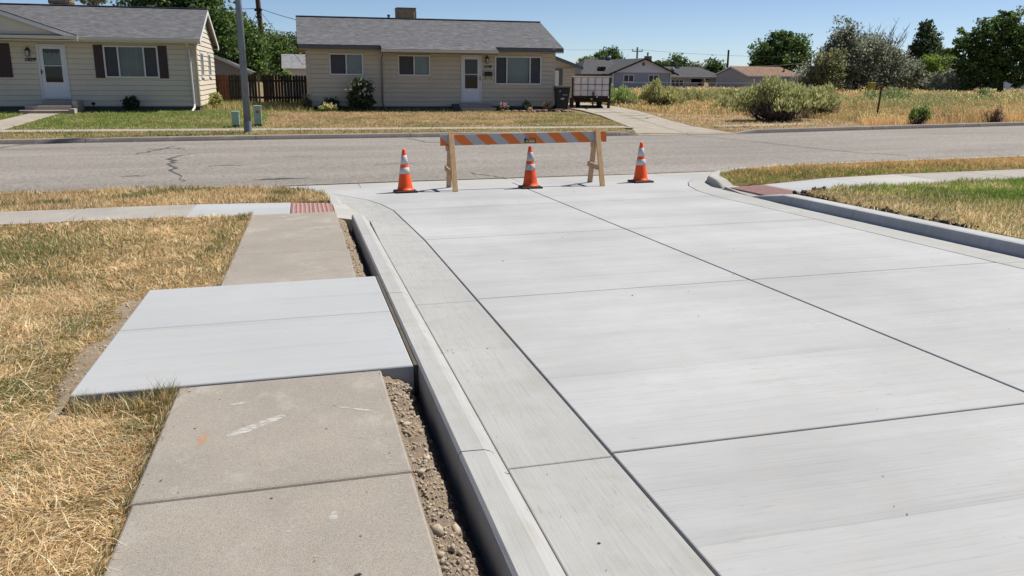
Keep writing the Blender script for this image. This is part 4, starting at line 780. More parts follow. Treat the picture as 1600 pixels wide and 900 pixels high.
b = MB(); b.tube([(43.0, 118, 3.9), (43.0, 118, 4.5), (43.4, 118, 4.5), (43.4, 118, 3.9)], .05, 6); b.lathe([(.3, 0), (.35, .25), (.2, .45)], 10, (44.1, 118, 4.1)); b.build('roof_vent', M['galv'], hA)
hB = thing('house', 'low grey house with dark carport under a hipped roof', 'house', (55, 112, -.1), 'houses beyond the field')
b = MB(); roof_plane(b, (50.4, 111.4, 1.62), (59.6, 111.4, 1.66), (57.3, 116, 3.1), (50.4, 116, 3.1), .3); roof_plane(b, (59.6, 111.4, 1.66), (59.6, 121, 1.66), (57.3, 116.01, 3.1), (57.3, 116, 3.1), .3); b.build('roof', M['roof_f'], hB)
b = MB(front(112)); b.box(50.5, 54.4, 0, .2, -.2, 1.55); b.box(57.3, 58.3, 0, .2, -.2, 1.55); b.build('wall', M['garage'], hB); b = MB(); b.box(50.5, 59, 117, 117.2, -.2, 1.6); b.build('rear_wall', M['grey_t'], hB); b = MB(); b.box(50.4, 59.6, 111.38, 111.45, 1.44, 1.62); b.build('fascia', M['grey_t'], hB)
b = MB(); b.box(54.4, 57.3, 114.5, 114.7, -.2, 1.55); b.build('carport_back', M['dark'], hB); window(hB, front(112), 51.3, 53.2, .3, 1.3, [.33, .66], ['screen']*3, M['white'], .08, .1)
b = MB(); b.lathe([(.35, 0), (.3, .4), (.15, .6)], 9, (52.2, 113.5, 2.35)); b.box(53.4, 54.0, 115.2, 115.7, 2.9, 3.15); b.build('roof_vent', M['galv'], hB)
b = MB(); b.box(55.0, 56.1, 113.2, 113.3, .2, .9); b.build('carport_panel', M['white'], hB)
hC = thing('house', 'grey outbuilding with brown shingle roof behind the big bush', 'house', (62, 108, -.1), 'houses beyond the field')
b = MB(); A0 = (57.3, 110.0); A1 = (60.7, 107.6); D = (Vector((A1[0]-A0[0], A1[1]-A0[1]))); P = Vector((.985, .17))
c = [Vector(A0), Vector(A1), Vector(A1)+P*9.6, Vector(A0)+P*9.6]
b.add([(q.x, q.y, z) for z in (-.2, 1.98) for q in c], [(0, 1, 5, 4), (1, 2, 6, 5), (2, 3, 7, 6), (3, 0, 4, 7)]); mid0 = (c[0]+c[1])/2; mid1 = (c[2]+c[3])/2
b.add([(c[0].x, c[0].y, 1.98), (c[1].x, c[1].y, 1.98), (mid0.x, mid0.y, 3.0)], [(0, 1, 2)]); b.build('wall', M['garage'], hC)
b = MB(); o = -P*.35; dd = D.normalized()*.35; e0 = c[1]+dd+o; e1 = c[2]+dd+P*.2; f0 = c[0]-dd+o; f1 = c[3]-dd+P*.2; m0 = mid0+o; m1 = mid1-P*1.2
roof_plane(b, (e0.x, e0.y, 1.93), (e1.x, e1.y, 1.93), (m1.x, m1.y, 3.18), (m0.x, m0.y, 3.18), .3); roof_plane(b, (f1.x, f1.y, 1.93), (f0.x, f0.y, 1.93), (m0.x, m0.y, 3.18), (m1.x, m1.y, 3.18), .3); roof_plane(b, (e1.x, e1.y, 1.93), (f1.x, f1.y, 1.93), (m1.x+.01, m1.y, 3.18), (m1.x, m1.y, 3.18), .3); b.build('roof', M['roof_b'], hC)
b = MB(); b.bar((e0.x, e0.y, 1.86), (e1.x, e1.y, 1.86), .05, .18); b.bar((e0.x, e0.y, 1.86), (m0.x, m0.y, 3.1), .05, .16); b.bar((f0.x, f0.y, 1.86), (m0.x, m0.y, 3.1), .05, .16); b.build('fascia', M['grey_l'], hC)
b = MB(); b.tube([(67.4, 109.3, 2.5), (67.4, 109.3, 3.0)], .1, 7); b.build('roof_vent', M['rust'], hC)
b = MB(); b.add([(70.1, 107.5, 1.95), (72.8, 107.5, 1.95), (72.8, 109, 2.2), (70.1, 109, 2.2), (70.1, 107.5, 1.55), (72.8, 107.5, 1.5)], [(0, 1, 2, 3), (4, 5, 1, 0)]); b.build('lean_to', M['white'], hC)
hD = thing('house', 'small grey cottage half hidden left of the dark shade tree', 'house', (92, 105, -.1), 'houses beyond the field')
b = MB(); b.box(90.6, 96.5, 105, 111, -.2, 2.2); b.box(93.0, 96.5, 104.2, 105, -.2, 2.2); b.build('wall', M['grey_t'], hD); window(hD, front(105), 91.6, 92.5, .9, 2.0, [], ['screen'], M['grey_l'], .1)
b = MB(); roof_plane(b, (90.2, 104.3, 2.2), (97, 104.3, 2.2), (97, 108, 4.2), (90.2, 108, 4.2), .3); roof_plane(b, (92.8, 103.6, 2.5), (97, 103.6, 2.5), (97, 105.5, 3.0), (92.8, 105.5, 3.0), .3); roof_plane(b, (93.5, 111, 3.4), (97.5, 111, 3.4), (97.5, 113, 4.6), (93.5, 113, 4.6), .3); b.build('roof', M['roof'], hD)
hE = thing('garage', 'white garage glimpsed right of the dark shade tree trunk', 'garage', (103, 105, -.1))
b = MB(); b.box(101.6, 108, 105, 111, -.2, 1.9); b.build('wall', M['grey_l'], hE); b = MB(); roof_plane(b, (101, 104.4, 1.9), (108.5, 104.4, 1.9), (108.5, 108, 3.0), (101, 108, 3.0), .3); b.build('roof', M['white'], hE)
# sheds at the left
sh = thing('shed', 'pale grey shed gable behind the fence beside left house', 'shed', (-4.5, 50, 0))
b = MB(); b.add([(-6.4, 50, -.1), (-2.75, 50, -.1), (-2.75, 50, 1.78), (-4.6, 50, 2.6), (-6.4, 50, 1.85), (-6.4, 55, -.1), (-2.75, 55, -.1), (-2.75, 55, 1.78)], [(0, 1, 2, 3, 4), (1, 6, 7, 2)]); b.build('wall', simple('pale_shed_wall', (.40, .40, .385), .8, .05), sh)
b = MB(); roof_plane(b, (-2.4, 49.7, 1.72), (-2.4, 55.3, 1.72), (-4.6, 55.3, 2.70), (-4.6, 49.7, 2.70)); roof_plane(b, (-6.8, 55.3, 1.72), (-6.8, 49.7, 1.72), (-4.6, 49.7, 2.70), (-4.6, 55.3, 2.70)); b.build('roof', M['roof'], sh)
b = MB(); b.bar((-2.4, 49.68, 1.65), (-4.6, 49.68, 2.63), .03, .12); b.bar((-6.8, 49.68, 1.65), (-4.6, 49.68, 2.63), .03, .12); b.build('rake_board', M['gutterw'], sh)
sh2 = thing('shed', 'small shed with pale shingle roof behind the dark fence', 'shed', (0, 60, 0))
b = MB(); b.box(-.9, 3, 60, 64, -.1, 2.0); b.build('wall', M['white'], sh2); b = MB(); roof_plane(b, (-1.0, 59.6, 1.98), (3.2, 59.6, 1.98), (3.2, 62, 2.95), (-1.0, 62, 2.95)); b.build('roof', simple('pale_shingle', (.36, .36, .37), .9, .25, 5, 30), sh2)
# ---------------------------------------------------------------- picket fence
fn = thing('picket_fence', 'dark weathered picket fence between the two houses', 'fence', (-1.7, 43.9, .1))
x = -3.84; k = 0
while x < .42:
    r = random.Random(k); w = .125+r.uniform(-.008, .008); h = 1.57+r.uniform(-.02, .03); zb_ = .13+r.uniform(-.02, .04); y = 44+r.uniform(-.008, .008)
    if not -1.98 < x < -1.72:
        b = MB(); b.add([(x, y, zb_), (x+w, y, zb_), (x+w, y, h-.04), (x+w*.72, y, h), (x+w*.28, y, h), (x, y, h-.04)] + [(px_, y+.018, pz_) for px_, pz_ in [(x, zb_), (x+w, zb_), (x+w, h-.04), (x+w*.72, h), (x+w*.28, h), (x, h-.04)]],
                        [(0, 1, 2, 3, 4, 5), (11, 10, 9, 8, 7, 6)] + [(i, i+6, (i+1) % 6+6, (i+1) % 6) for i in range(6)])
        red = x < -3.35; tag(b.build('picket', M['fencer'] if red else M['fencew'], fn), 'reddish brown picket' if red else None)
    x += w + (r.uniform(.006, .014) if x < -1.9 else r.uniform(.008, .028)); k += 1
for z in (.45, 1.25): b = MB(); b.box(-3.85, .42, 44.02, 44.06, z, z+.09); b.build('fence_rail', M['fencew'], fn)
b = MB(); b.box(-1.93, -1.83, 43.93, 44.04, 0, 1.63); b.build('fence_post', M['fencep'], fn); b = MB(); b.box(-3.9, -3.8, 44.03, 44.12, 0, 1.5); b.build('fence_post', M['fencew'], fn)
# ---------------------------------------------------------------- barricade
def loc_thing(name, label, cat, p, group=None, yaw=0.0):
    o = thing(name, label, cat, N(p), group); o.rotation_euler = (TM @ Matrix.Rotation(yaw, 3, 'Z')).to_euler(); return o
bar = loc_thing('barricade', 'wooden A-frame road barricade with orange striped rail', 'barricade', (3.86, 14.45, 0), yaw=-.012)
b = MB(); b.box(-1.52, 1.52, -.02, .02, .765, .955); rail = b.build('rail', M['sheet_w'], bar, local=True, bevel=.003)
p_ = .216
for k in range(-1, 15):
    a = -1.52 - .19 + k*2*p_ - .06; pts = [(a, .955), (a+p_, .955), (a+p_+.19, .765), (a+.19, .765)]
    cl = []                                             # clip to the rail ends
    def clip(poly, xlim, keep):
        out = []
        for i in range(len(poly)):
            P0, P1 = poly[i], poly[(i+1) % len(poly)]; i0, i1 = keep(P0[0]), keep(P1[0])
            if i0: out.append(P0)
            if i0 != i1: t = (xlim-P0[0])/(P1[0]-P0[0]); out.append((xlim, P0[1]+(P1[1]-P0[1])*t))
        return out
    pl = clip(pts, -1.518, lambda x: x >= -1.518); pl = clip(pl, 1.518, lambda x: x <= 1.518) if pl else pl
    if len(pl) < 3: continue
    n = len(pl); b = MB(); b.add([(x, -.0225, z-(.002 if z > .9 else -.002)) for x, z in pl] + [(x, -.0195, z-(.002 if z > .9 else -.002)) for x, z in pl], [tuple(range(n))[::-1]] + [(i, (i+1) % n, (i+1) % n+n, i+n) for i in range(n)]); b.build('stripe', M['sheet_o'], rail, local=True)
for sx, xa, xb in ((-1, -1.335, -1.345), (1, 1.335, 1.305)):
    for q, (y0, yt, mt) in enumerate([(-.36, -.045, 'pine'), (.35, .045, 'pine2')]):
        b = MB(); xx = xa*1.0; b.bar((xx, y0, 0.0), (xx, yt, 1.0 if q == 0 else .98), .09, .038, 0, up=(0, 1, 0)); b.build('leg', M[mt], bar, local=True, bevel=.003)
    xo = xa + .0; b = MB(); b.bar((xa-.066, -.27, .33), (xa-.066, .27, .36), .03, .09); b.build('leg_brace', M['pine2'], bar, local=True, bevel=.003)
    b = MB(); b.bar((xa-.066, -.09, .72), (xa-.066, .10, .72), .03, .09); b.build('leg_brace', M['pine2'], bar, local=True, bevel=.003)
b = MB(); b.box(-.02, .19, -.026, -.0228, .775, .86); st = b.build('rail_sticker', M['ink'], rail, local=True)
b = MB(); b.box(.035, .18, -.0275, -.0262, .785, .80); b.box(.06, .185, -.0275, -.0262, .835, .847); b.add([(-.01, -.0275, .79), (.05, -.0275, .79), (.03, -.0275, .845)], [(0, 1, 2)]); b.box(.03, .17, -.0275, -.0262, .81, .825); b.build('sticker_print', M['sticker'], st, local=True)
b = MB(); b.box(.07, .17, -.0282, -.0276, .8, .812); b.box(.03, .08, -.0282, -.0276, .85, .857); b.build('sticker_lines', M['stick_w'], st, local=True)
b = MB(); b.box(.0, .05, -.026, -.0228, .87, .915); b.build('rail_logo', simple('lilac_print', (.38, .38, .55), .5, .1), rail, local=True)
# ---------------------------------------------------------------- cones
def cone(lab, p, dirty, yaw=0.0):
    t = loc_thing('traffic_cone', lab, 'traffic cone', p, 'orange traffic cones at the barricade', yaw)
    O, R_ = (M['orange_d'], M['refl_d']) if dirty else (M['orange'], M['refl'])
    b = MB(); s = .185; b.slab([(-s, -s), (s, -s), (s, s), (-s, s)], .035, .035, .012); b.build('base', M['rubber'], t, local=True)
    def rr(z): return .135 - (z-.035)*(.135-.030)/.68
    b = MB(); b.lathe([(.155, .035), (.150, .05), (rr(.055)+.004, .058), (rr(.1), .1), (rr(.70), .70), (rr(.715)-.002, .715), (.024, .732), (.016, .734), (.015, .66)], 28); b.build('body', O, t, local=True, smooth=True)
    for z0, z1 in ((.318, .425), (.478, .632)):
        b = MB(); b.lathe([(rr(z0)-.001, z0), (rr(z0)+.0025, z0+.002), (rr(z1)+.0025, z1-.002), (rr(z1)-.001, z1)], 28); b.build('reflective_band', R_, t, local=True, smooth=True)
    return t
c1 = cone('clean orange cone standing left of the barricade', (1.69, 14.36, 0), False, .03)
c3 = copy_tree(c1); c3.location = N((6.1, 14.5, 0)); c3['label'] = 'clean orange cone standing right of the barricade'
cone('grubby scuffed orange cone in front of the rail middle', (3.9, 14.26, 0), True, -.05)
# ---------------------------------------------------------------- street furniture
sp = thing('street_light_pole', 'tall galvanised steel street light pole on the far verge', 'street light', (-1.63, 28.2, -.22))
b = MB(); zz = [-.3, .0, .12, .13, 9.0]; b.tube([(-1.63, 28.2, .1), (-1.66, 28.2, 4.6), (-1.69, 28.2, 9.0)], [.112, .09, .07], 16); b.build('pole', M['galv'], sp, smooth=True); b = MB(); b.tube([(-1.63, 28.2, -.3), (-1.63, 28.2, .17)], .122, 16); b.build('base_sleeve', M['galv'], sp)
b = MB(); b.tube([(-1.69, 28.2, 8.7), (-1.69, 27.6, 9.15), (-1.69, 26.2, 9.3)], .035, 8); b.build('arm', M['galv'], sp); b = MB(); b.add([(-1.85, 25.6, 9.22), (-1.53, 25.6, 9.22), (-1.5, 26.35, 9.22), (-1.88, 26.35, 9.22), (-1.8, 25.65, 9.35), (-1.58, 25.65, 9.35), (-1.56, 26.3, 9.4), (-1.82, 26.3, 9.4)], [(3, 2, 1, 0), (4, 5, 6, 7), (0, 1, 5, 4), (1, 2, 6, 5), (2, 3, 7, 6), (3, 0, 4, 7)]); b.build('lamp_head', M['galv'], sp)
def pedestal(lab, x, y, w, h, mark):
    z = float(lot_z(x, y)); t = thing('utility_pedestal', lab, 'utility box', (x, y, z), 'green utility pedestals by the street light')
    b = MB(); b.box(x-w/2, x+w/2, y-w/2, y+w/2, z-.05, z+.09); b.build('base', M['found'], t); b = MB(); b.box(x-w/2-.01, x+w/2+.01, y-w/2-.01, y+w/2+.01, z+.09, z+h); b.build('cabinet', M['ugreen'], t, bevel=.012)
    b = MB(); b.box(x-w/2-.02, x+w/2+.02, y-w/2-.02, y+w/2+.02, z+h-.05, z+h+.02); b.build('cap', M['ugreen'], t, bevel=.01)
    if mark: b = MB(); b.box(x-.05, x+.06, y-w/2-.016, y-w/2-.0115, z+h-.24, z+h-.14); b.build('mark', M['mark'], t)
pedestal('shorter green utility pedestal left of the street light pole', -2.13, 30.35, .22, .53, False); pedestal('taller green utility pedestal with red mark right of the pole', -1.41, 30.6, .23, .70, True)
up = thing('utility_pole', 'brown wooden utility pole behind the picket fence', 'utility pole', (-1.98, 56, 0))
b = MB(); b.tube([(-1.93, 56, 0), (-2.0, 56, 3), (-2.12, 56, 6.2), (-2.2, 56, 9.5)], [.18, .17, .155, .13], 10); b.build('pole', M['pole'], up, smooth=True)
b = MB(); b.box(-2.35, -1.9, 55.8, 55.9, 5.35, 5.5); b.box(-2.3, -1.95, 55.8, 55.9, 4.95, 5.05); b.build('bracket', M['wire'], up); b = MB(); b.tube([(-2.95, 55.9, 3.9), (-2.5, 55.9, 3.98)], .07, 8); b.build('splice_case', M['wire'], up)
def wire(lab, pts, r=.016, sag=.25):
    P = []; 
    for i in range(len(pts)-1):
        a, c = Vector(pts[i]), Vector(pts[i+1])
        for k in range(10): t = k/10; q = a.lerp(c, t); q.z -= sag*4*t*(1-t); P.append(q)
    P.append(Vector(pts[-1])); b = MB(); b.tube(P, r, 4); o = b.build('overhead_wire', M['wire']); return tag(o, lab, 'wire', 'overhead wires')
wire('top wire from brown pole toward left trees', [(-2.2, 55.9, 5.5), (-20, 58, 5.6)]); wire('top wire from brown pole down to middle house roof', [(-2.1, 55.9, 5.55), (2.2, 46, 4.0), ], .016, .15)
wire('middle wire from brown pole going right', [(-2.1, 55.9, 4.35), (14, 62, 3.6)]); wire('middle wire from brown pole going left', [(-2.1, 55.9, 4.3), (-20, 58, 4.2)]); wire('lower wire from brown pole going right', [(-2.0, 55.9, 3.98), (14, 64, 3.0)], .014); wire('lower wire from brown pole going left', [(-2.0, 55.9, 4.0), (-20, 60, 3.8)], .018)
wire('steep guy wire right of the brown pole', [(-2.05, 55.9, 5.4), (.4, 57.5, 2.2)], .014, 0); wire('steep guy wire left of the brown pole', [(-2.2, 55.9, 5.3), (-3.2, 55.5, 3.3)], .014, 0)
def farpole(lab, x, y, h, arm):
    t = thing('utility_pole', lab, 'utility pole', (x, y, -.1)); b = MB(); b.tube([(x, y, -.2), (x, y, h)], [.2, .15], 8); b.build('pole', M['pole'] if not arm else M['galv'], t)
    if arm:
        b = MB(); b.box(x-.95, x+.95, y-.08, y+.08, h-.75, h-.6); b.build('crossarm', M['galv'], t); b = MB()
        for dx in (-.9, .9): b.tube([(x+dx, y, h-.6), (x+dx, y, h-.3)], .07, 6)
        b.build('insulator', M['galv'], t)
farpole('far utility pole with crossarm above grey house', 57.5, 140, 6.6, True); farpole('far bare utility pole left of the big green tree', 66.9, 125, 5.9, False); farpole('far dark pole against the big green tree', 82.5, 126, 5.2, False)
wire('long far wire across the sky above grey house', [(20, 140, 6.3), (57.5, 140, 6.2), (82.5, 126, 5.0), (110, 118, 4.6)], .018, .3); wire('lower far wire above the carport house', [(57.5, 140, 4.2), (66.9, 125, 3.5), (82.5, 126, 4.2)], .018, .3)
# chain link fence far
cf = thing('chain_link_fence', 'far chain link fence with pale top rail before grey houses', 'fence', (47, 100, -.1))
b = MB(); b.tube([(39, 100, .93), (54, 100, .95), (63, 100, .97)], .03, 6); b.build('top_rail', M['galv'], cf)
for x in np.arange(39, 63.1, 3): b = MB(); b.tube([(x, 100, -.2), (x, 100, .95)], .03, 6); b.build('fence_post', M['galv'], cf)
b = MB(); b.tube([(57.5, 100.1, -.2), (57.5, 100.1, 1.5)], .06, 6); tag(b.build('gate_post', M['white'], cf), 'taller white post')
b = MB()
for x in np.arange(39, 63, .35): b.bar((x, 100.02, -.1), (x+.9, 100.02, .93), .006, .006); b.bar((x+.9, 100.02, -.1), (x, 100.02, .93), .006, .006)
tag(b.build('wire_mesh', M['galv'], cf), kind='stuff')
# rusty post, yellow sign, far-left bits
rp = thing('steel_post', 'leaning rusty steel post in the tall dry grass', 'post', (22.9, 30, -.05)); b = MB(); b.box(-.02, .02, -.018, .018, 0, 1.35); b.box(-.035, .035, .018, .026, 0, 1.35); o = b.build('stake', M['rust2'], rp, local=True); rp.rotation_euler = (0, .06, 0)
yb = thing('painted_box', 'small yellow green box under the far silvery tree', 'box', (60.2, 80, .3)); b = MB(); b.box(59.9, 60.6, 80, 80.5, .35, 1.28); b.build('body', M['yel'], yb, bevel=.05); b = MB(); b.box(60.15, 60.35, 80.1, 80.4, -.2, .35); b.build('stand', M['rust'], yb)
# ---------------------------------------------------------------- bins
def bin_(lab, x, y, z, yaw, deco):
    t = thing('wheelie_bin', lab, 'bin', (x, y, z), 'black wheelie bins beside the middle house', (0, 0, yaw))
    b = MB(); lo, hi = .25, .33; vs = [(-lo, -lo, .06), (lo, -lo, .06), (lo, lo, .06), (-lo, lo, .06), (-hi, -hi, .98), (hi, -hi, .98), (hi, hi, .98), (-hi, hi, .98)]
    b.add(vs, [(3, 2, 1, 0), (4, 5, 6, 7), (0, 1, 5, 4), (1, 2, 6, 5), (2, 3, 7, 6), (3, 0, 4, 7)]); b.build('body', M['bin'], t, local=True, bevel=.03)
    b = MB(); b.box(-.36, .36, -.37, .36, .985, 1.02); b.box(-.33, .33, -.33, .33, 1.02, 1.06); b.build('lid', M['bin'] if not deco else simple('greyed_lid', (.10, .105, .11), .4, .2), t, local=True, bevel=.015)
    b = MB(); b.tube([(-.25, .42, .95), (.25, .42, .95)], .018, 8); b.box(-.28, -.24, .3, .44, .93, .97); b.box(.24, .28, .3, .44, .93, .97); b.build('handle', M['bin'], t, local=True)
    for s_ in (-1, 1): b = MB(); b.tube([(s_*.24, .27, .1), (s_*.32, .27, .1)], .1, 14); b.build('wheel', M['rubber'], t, local=True)
    if deco:
        b = MB(); b.box(-.02, .2, -.322, -.318, .66, .685); b.box(-.1, .06, -.306, -.302, .46, .54); b.add([(-.2, -.333, .8), (-.13, -.333, .8), (-.13, -.336, .9)], [(0, 1, 2)]); b.build('label_print', M['stick_w'], t, local=True)
bin_('front black wheelie bin with pale stickers', 11.78, 37.6, .14, -.1, True); bin_('rear black wheelie bin by the tan house corner', 12.0, 38.9, .14, .15, False)
# ---------------------------------------------------------------- trailer
tz = .1; tr = thing('cage_trailer', 'old rusty high sided trailer with dusty white panels', 'trailer', (14.06, 40, tz)); tr.rotation_euler = (0, 0, -.31)
X0t, X1t, Y0, Y1 = 13.14, 14.98, 40.0, 43.4
b = MB(); b.box(X0t, X1t, Y0, Y1, .60, .70); b.bar((X0t+.1, Y0+.05, .56), (X0t+.1, Y1, .56), .08, .1); b.bar((X1t-.1, Y0+.05, .56), (X1t-.1, Y1, .56), .08, .1); b.bar((14.06, Y0-.01, .58), (14.06, Y0-1.1, .5), .08, .1); b.box(X0t+.1, X1t-.1, Y0+.15, Y0+.25, .40, .60); b.box(X0t+.1, X1t-.1, Y1-.4, Y1-.3, .35, .60); b.build('chassis', M['rust'], tr)
for i in range(5):
    for j, (za, zbb) in enumerate([(.71, .96), (.985, 1.24), (1.265, 1.585)]):
        xa = X0t+.05+(X1t-X0t-.1)*i/5; xb = X0t+.05+(X1t-X0t-.1)*(i+1)/5
        b = MB(); b.box(xa+.009, xb-.009, Y0+.02, Y0+.035, za, zbb); b.build('panel', M['panelw'], tr)
b = MB()
for i in range(6): xa = X0t+.05+(X1t-X0t-.1)*i/5; b.box(xa-.007, xa+.007, Y0-.01, Y0+.018, .7, 1.6)
for z in (.97, 1.252): b.box(X0t+.05, X1t-.05, Y0-.008, Y0+.019, z-.007, z+.007)
b.build('panel_frame', M['rust'], tr)
for (xa, ya) in [(X0t, Y0), (X1t, Y0), (X0t, Y1), (X1t, Y1)]: b = MB(); b.box(xa-.028, xa+.028, ya-.028, ya+.028, .5, 1.62); b.build('corner_post', M['rust'], tr)
for xa in (X0t, X1t): b = MB(); b.box(xa-.012, xa+.012, Y0+.05, Y1-.05, .71, 1.58); b.build('side_panel', M['panelw'], tr); b = MB(); [b.box(xa-.02, xa+.02, Y0+k*.55, Y0+k*.55+.03, .7, 1.6) for k in range(1, 7)]; b.build('side_frame', M['rust'], tr)
b = MB(); b.box(X0t-.05, X1t+.05, Y0-.04, Y1+.04, 1.60, 1.66); b.build('top_rim', M['panelw'], tr)
for i, (x_, y_) in enumerate([(13.42, 40.75), (14.5, 40.75), (13.42, 41.5), (14.5, 41.5)]):
    b = MB(); b.tube([(x_-.1, y_, .36), (x_+.1, y_, .36)], .30, 18); w = b.build('wheel', M['rubber'], tr); b = MB(); b.tube([(x_-.11, y_, .36), (x_+.11, y_, .36)], .15, 12); b.build('rim', M['rust2'], w)
b = MB(); b.bar((14.15, Y0-.06, .1), (14.15, Y0-.06, .9), .07, .07); b.box(14.0, 14.3, Y0-.2, Y0+.05, .06, .1); b.build('jack', M['rust'], tr)
b = MB(); b.box(13.0, 13.2, Y0-.02, Y0+.4, .1, .6); b.box(X1t-.12, X1t+.02, Y0, Y0+.1, .1, .6); b.build('support_leg', M['rust'], tr)
for x_ in (14.35, 14.92): b = MB(); b.tube([(x_, Y0-.05, .66), (x_, Y0-.02, .66)], .04, 10); b.build('marker_light', M['white'], tr)
# flower bed border stones
rs = random.Random(4); px_ = 8.75
k = 0
while px_ < 12.0:
    w = rs.uniform(.16, .34); y = 37.05 + .12*math.sin(k) - .1*(px_-8.7)*.1; z = float(lot_z(px_, y)); b = MB(); a_ = [(math.cos(t)*w*.5*rs.uniform(.8, 1.1), math.sin(t)*w*.38*rs.uniform(.8, 1.1)) for t in np.linspace(0, 2*math.pi, 9)[:-1]]
    b.slab(ccw(a_), rs.uniform(.07, .13), .16, .03); o = b.build('border_stone', M['stone']); o.location = (px_+w/2, y, z); tag(o, 'reddish border stone edging the flower bed', 'stone', 'stones edging the flower bed'); px_ += w*1.02; k += 1
b = MB(); b.grid(np.linspace(8.75, 12.0, 14), np.linspace(37.1, 38.52, 6), lambda X, Y: lot_z(X, Y)+.05+.02*np.sin(X*9)); tag(b.build('flower_bed_soil', M['darkdirt'], smooth=True), 'dark flower bed soil under the wide window', kind='structure')
# front path of the left house
b = MB(); pth = [(-9.75, 35.0), (-8.75, 35.0), (-9.15, 29.8), (-10.4, 29.8)]
n = 5
for i in range(n):
    t0, t1 = i/n, (i+1)/n; L0 = Vector(pth[0]).lerp(Vector(pth[3]), t0); L1 = Vector(pth[0]).lerp(Vector(pth[3]), t1); R0 = Vector(pth[1]).lerp(Vector(pth[2]), t0); R1 = Vector(pth[1]).lerp(Vector(pth[2]), t1)
    b.slab(ccw([tuple(L0), tuple(R0), tuple(R1), tuple(L1)]), lambda x, y: float(lot_z(x, y))+.04, .1, .01, 0, .008)
struct(b.build('front_path', M['farwalk']), 'pale concrete path to the left house steps')
# ================================================================ GRASS
STRAW = np.array([(.80, .58, .29), (.66, .465, .21), (.48, .325, .135), (.90, .72, .44), (.70, .51, .26)])*np.array([1.05, 1.04, 1.16]); GREEN = np.array([(.15, .165, .055), (.20, .215, .08), (.27, .26, .10), (.17, .18, .07)])
LUSH = np.array([(.17, .27, .04), (.23, .34, .06), (.15, .24, .035), (.28, .35, .09)])
def to_world(x, y, z): return (T @ np.stack([x, y, z])).T
def scatter(x0, x1, y0, y1, dens, keep):
    n = RNG.poisson(dens*(x1-x0)*(y1-y0)); x = RNG.uniform(x0, x1, n); y = RNG.uniform(y0, y1, n); k = keep(x, y); return x[k], y[k]
def mixcol(p, A, B, n, jit=.16):
    a = A[RNG.integers(0, len(A), n)]; b_ = B[RNG.integers(0, len(B), n)]; s = (RNG.random(n) < p)[:, None]
    return np.clip(np.where(s, b_, a)*(1+RNG.normal(0, jit, (n, 1))), .01, .9)
def grass_batch(x, y, zf, Lm, Wm, pgreen, A, B, lean_m=.8, near=True, world=False, bald=None, flow=1.0):
    n = len(x); cl = fbm(x*5, y*5, 31); pg = pgreen(x, y) if callable(pgreen) else np.full(n, pgreen)
    col = mixcol(pg, A, B, n); isg = col[:, 1] > col[:, 0]*.98
    col = col*(.82+.4*fbm(x*1.3, y*1.3, 41))[:, None]
    L = Lm*(.35+1.15*cl)*RNG.uniform(.35, 1.5, n); W_ = Wm*RNG.uniform(.6, 1.4, n)
    az = 2*math.pi*flow*fbm(x*1.7, y*1.7, 51)*1.6 + RNG.normal(0, 1.25, n); lean = np.clip(RNG.normal(lean_m, .42, n) - .35*isg, .05, 1.5)
    z = zf(x, y) + RNG.uniform(-.006, .012, n); Pn = to_world(x, y, z) if not world else np.stack([x, y, z], 1)
    return Pn, L, W_, az, lean, col
def join_blades(name, batches, lab, droop=.5):
    a = [np.concatenate(q) for q in zip(*batches)]; o = blades(name, *a, M['blade'], droop); return tag(o, lab, 'grass', kind='stuff')
def in_left(x, y):
    edge = np.interp(y, [-3, 1, 4.3, 4.5, 7.1, 7.3, 11.5], [-.75, -.74, -.735, -.735, -.735, -.72, -.70]) + .03*(vnoise(y*14, x*0, 3)-.5)
    slab = (x > -1.30) & (y > 4.46) & (y < 7.15); dirt = (np.abs(x+1.34) < .03+.11*vnoise(y*4, y*0, 6)) & (np.abs(y-5.75) < 1.35) & (RNG.random(len(x)) < .93)
    dk = (np.abs(y-7.2) < .09) & (x > -1.25) & (RNG.random(len(x)) < .9)
    bald = (fbm(x*2.6, y*2.6, 61) < .30) & (RNG.random(len(x)) < .75)
    return (x < edge) & ~slab & ~dirt & ~dk & ~bald & (y < 11.60-.05*vnoise(x*9, x*0, 2))
def pg_left(x, y):
    p = .04 + .22*np.clip((fbm(x*4.5, y*4.5, 77)-.5)*4, 0, 1) + .9*np.clip((fbm(x*.9+3, y*.9, 71)-.655)*4, 0, 1)
    p += .85*np.exp(-((x+3.1)**2/.9+(y-9.6)**2/1.6)) + .55*np.exp(-((x+.95)**2/.03+(y-9.6)**2/1.4)) + .8*np.exp(-((x+1.62)**2/.025+(y-6.3)**2/.12)) + .6*np.exp(-((x+.84)**2/.012+(y-4.25)**2/.04)) + .6*np.exp(-((x+1.72)**2/.02+(y-4.95)**2/.04)) + .4*np.exp(-((x+.80)**2/.01+(y-11)**2/.3))
    return np.clip(p, 0, .92)
def wedge(x, y, mg): return (x > -.46*y - .5 - mg)
bt = []
x, y = scatter(-4.6, -.70, .3, 4.6, 10500, lambda x, y: in_left(x, y) & wedge(x, y, 1.3) & (wedge(x, y, .35) | (RNG.random(len(x)) < .5))); bt.append(grass_batch(x, y, lawnL_z, .08, .0034, pg_left, STRAW, GREEN, 1.2))
x, y = scatter(-6, -.70, 4.6, 7.4, 6500, lambda x, y: in_left(x, y) & wedge(x, y, 1.6) & (wedge(x, y, .4) | (RNG.random(len(x)) < .5))); bt.append(grass_batch(x, y, lawnL_z, .078, .0047, pg_left, STRAW, GREEN, 1.15))
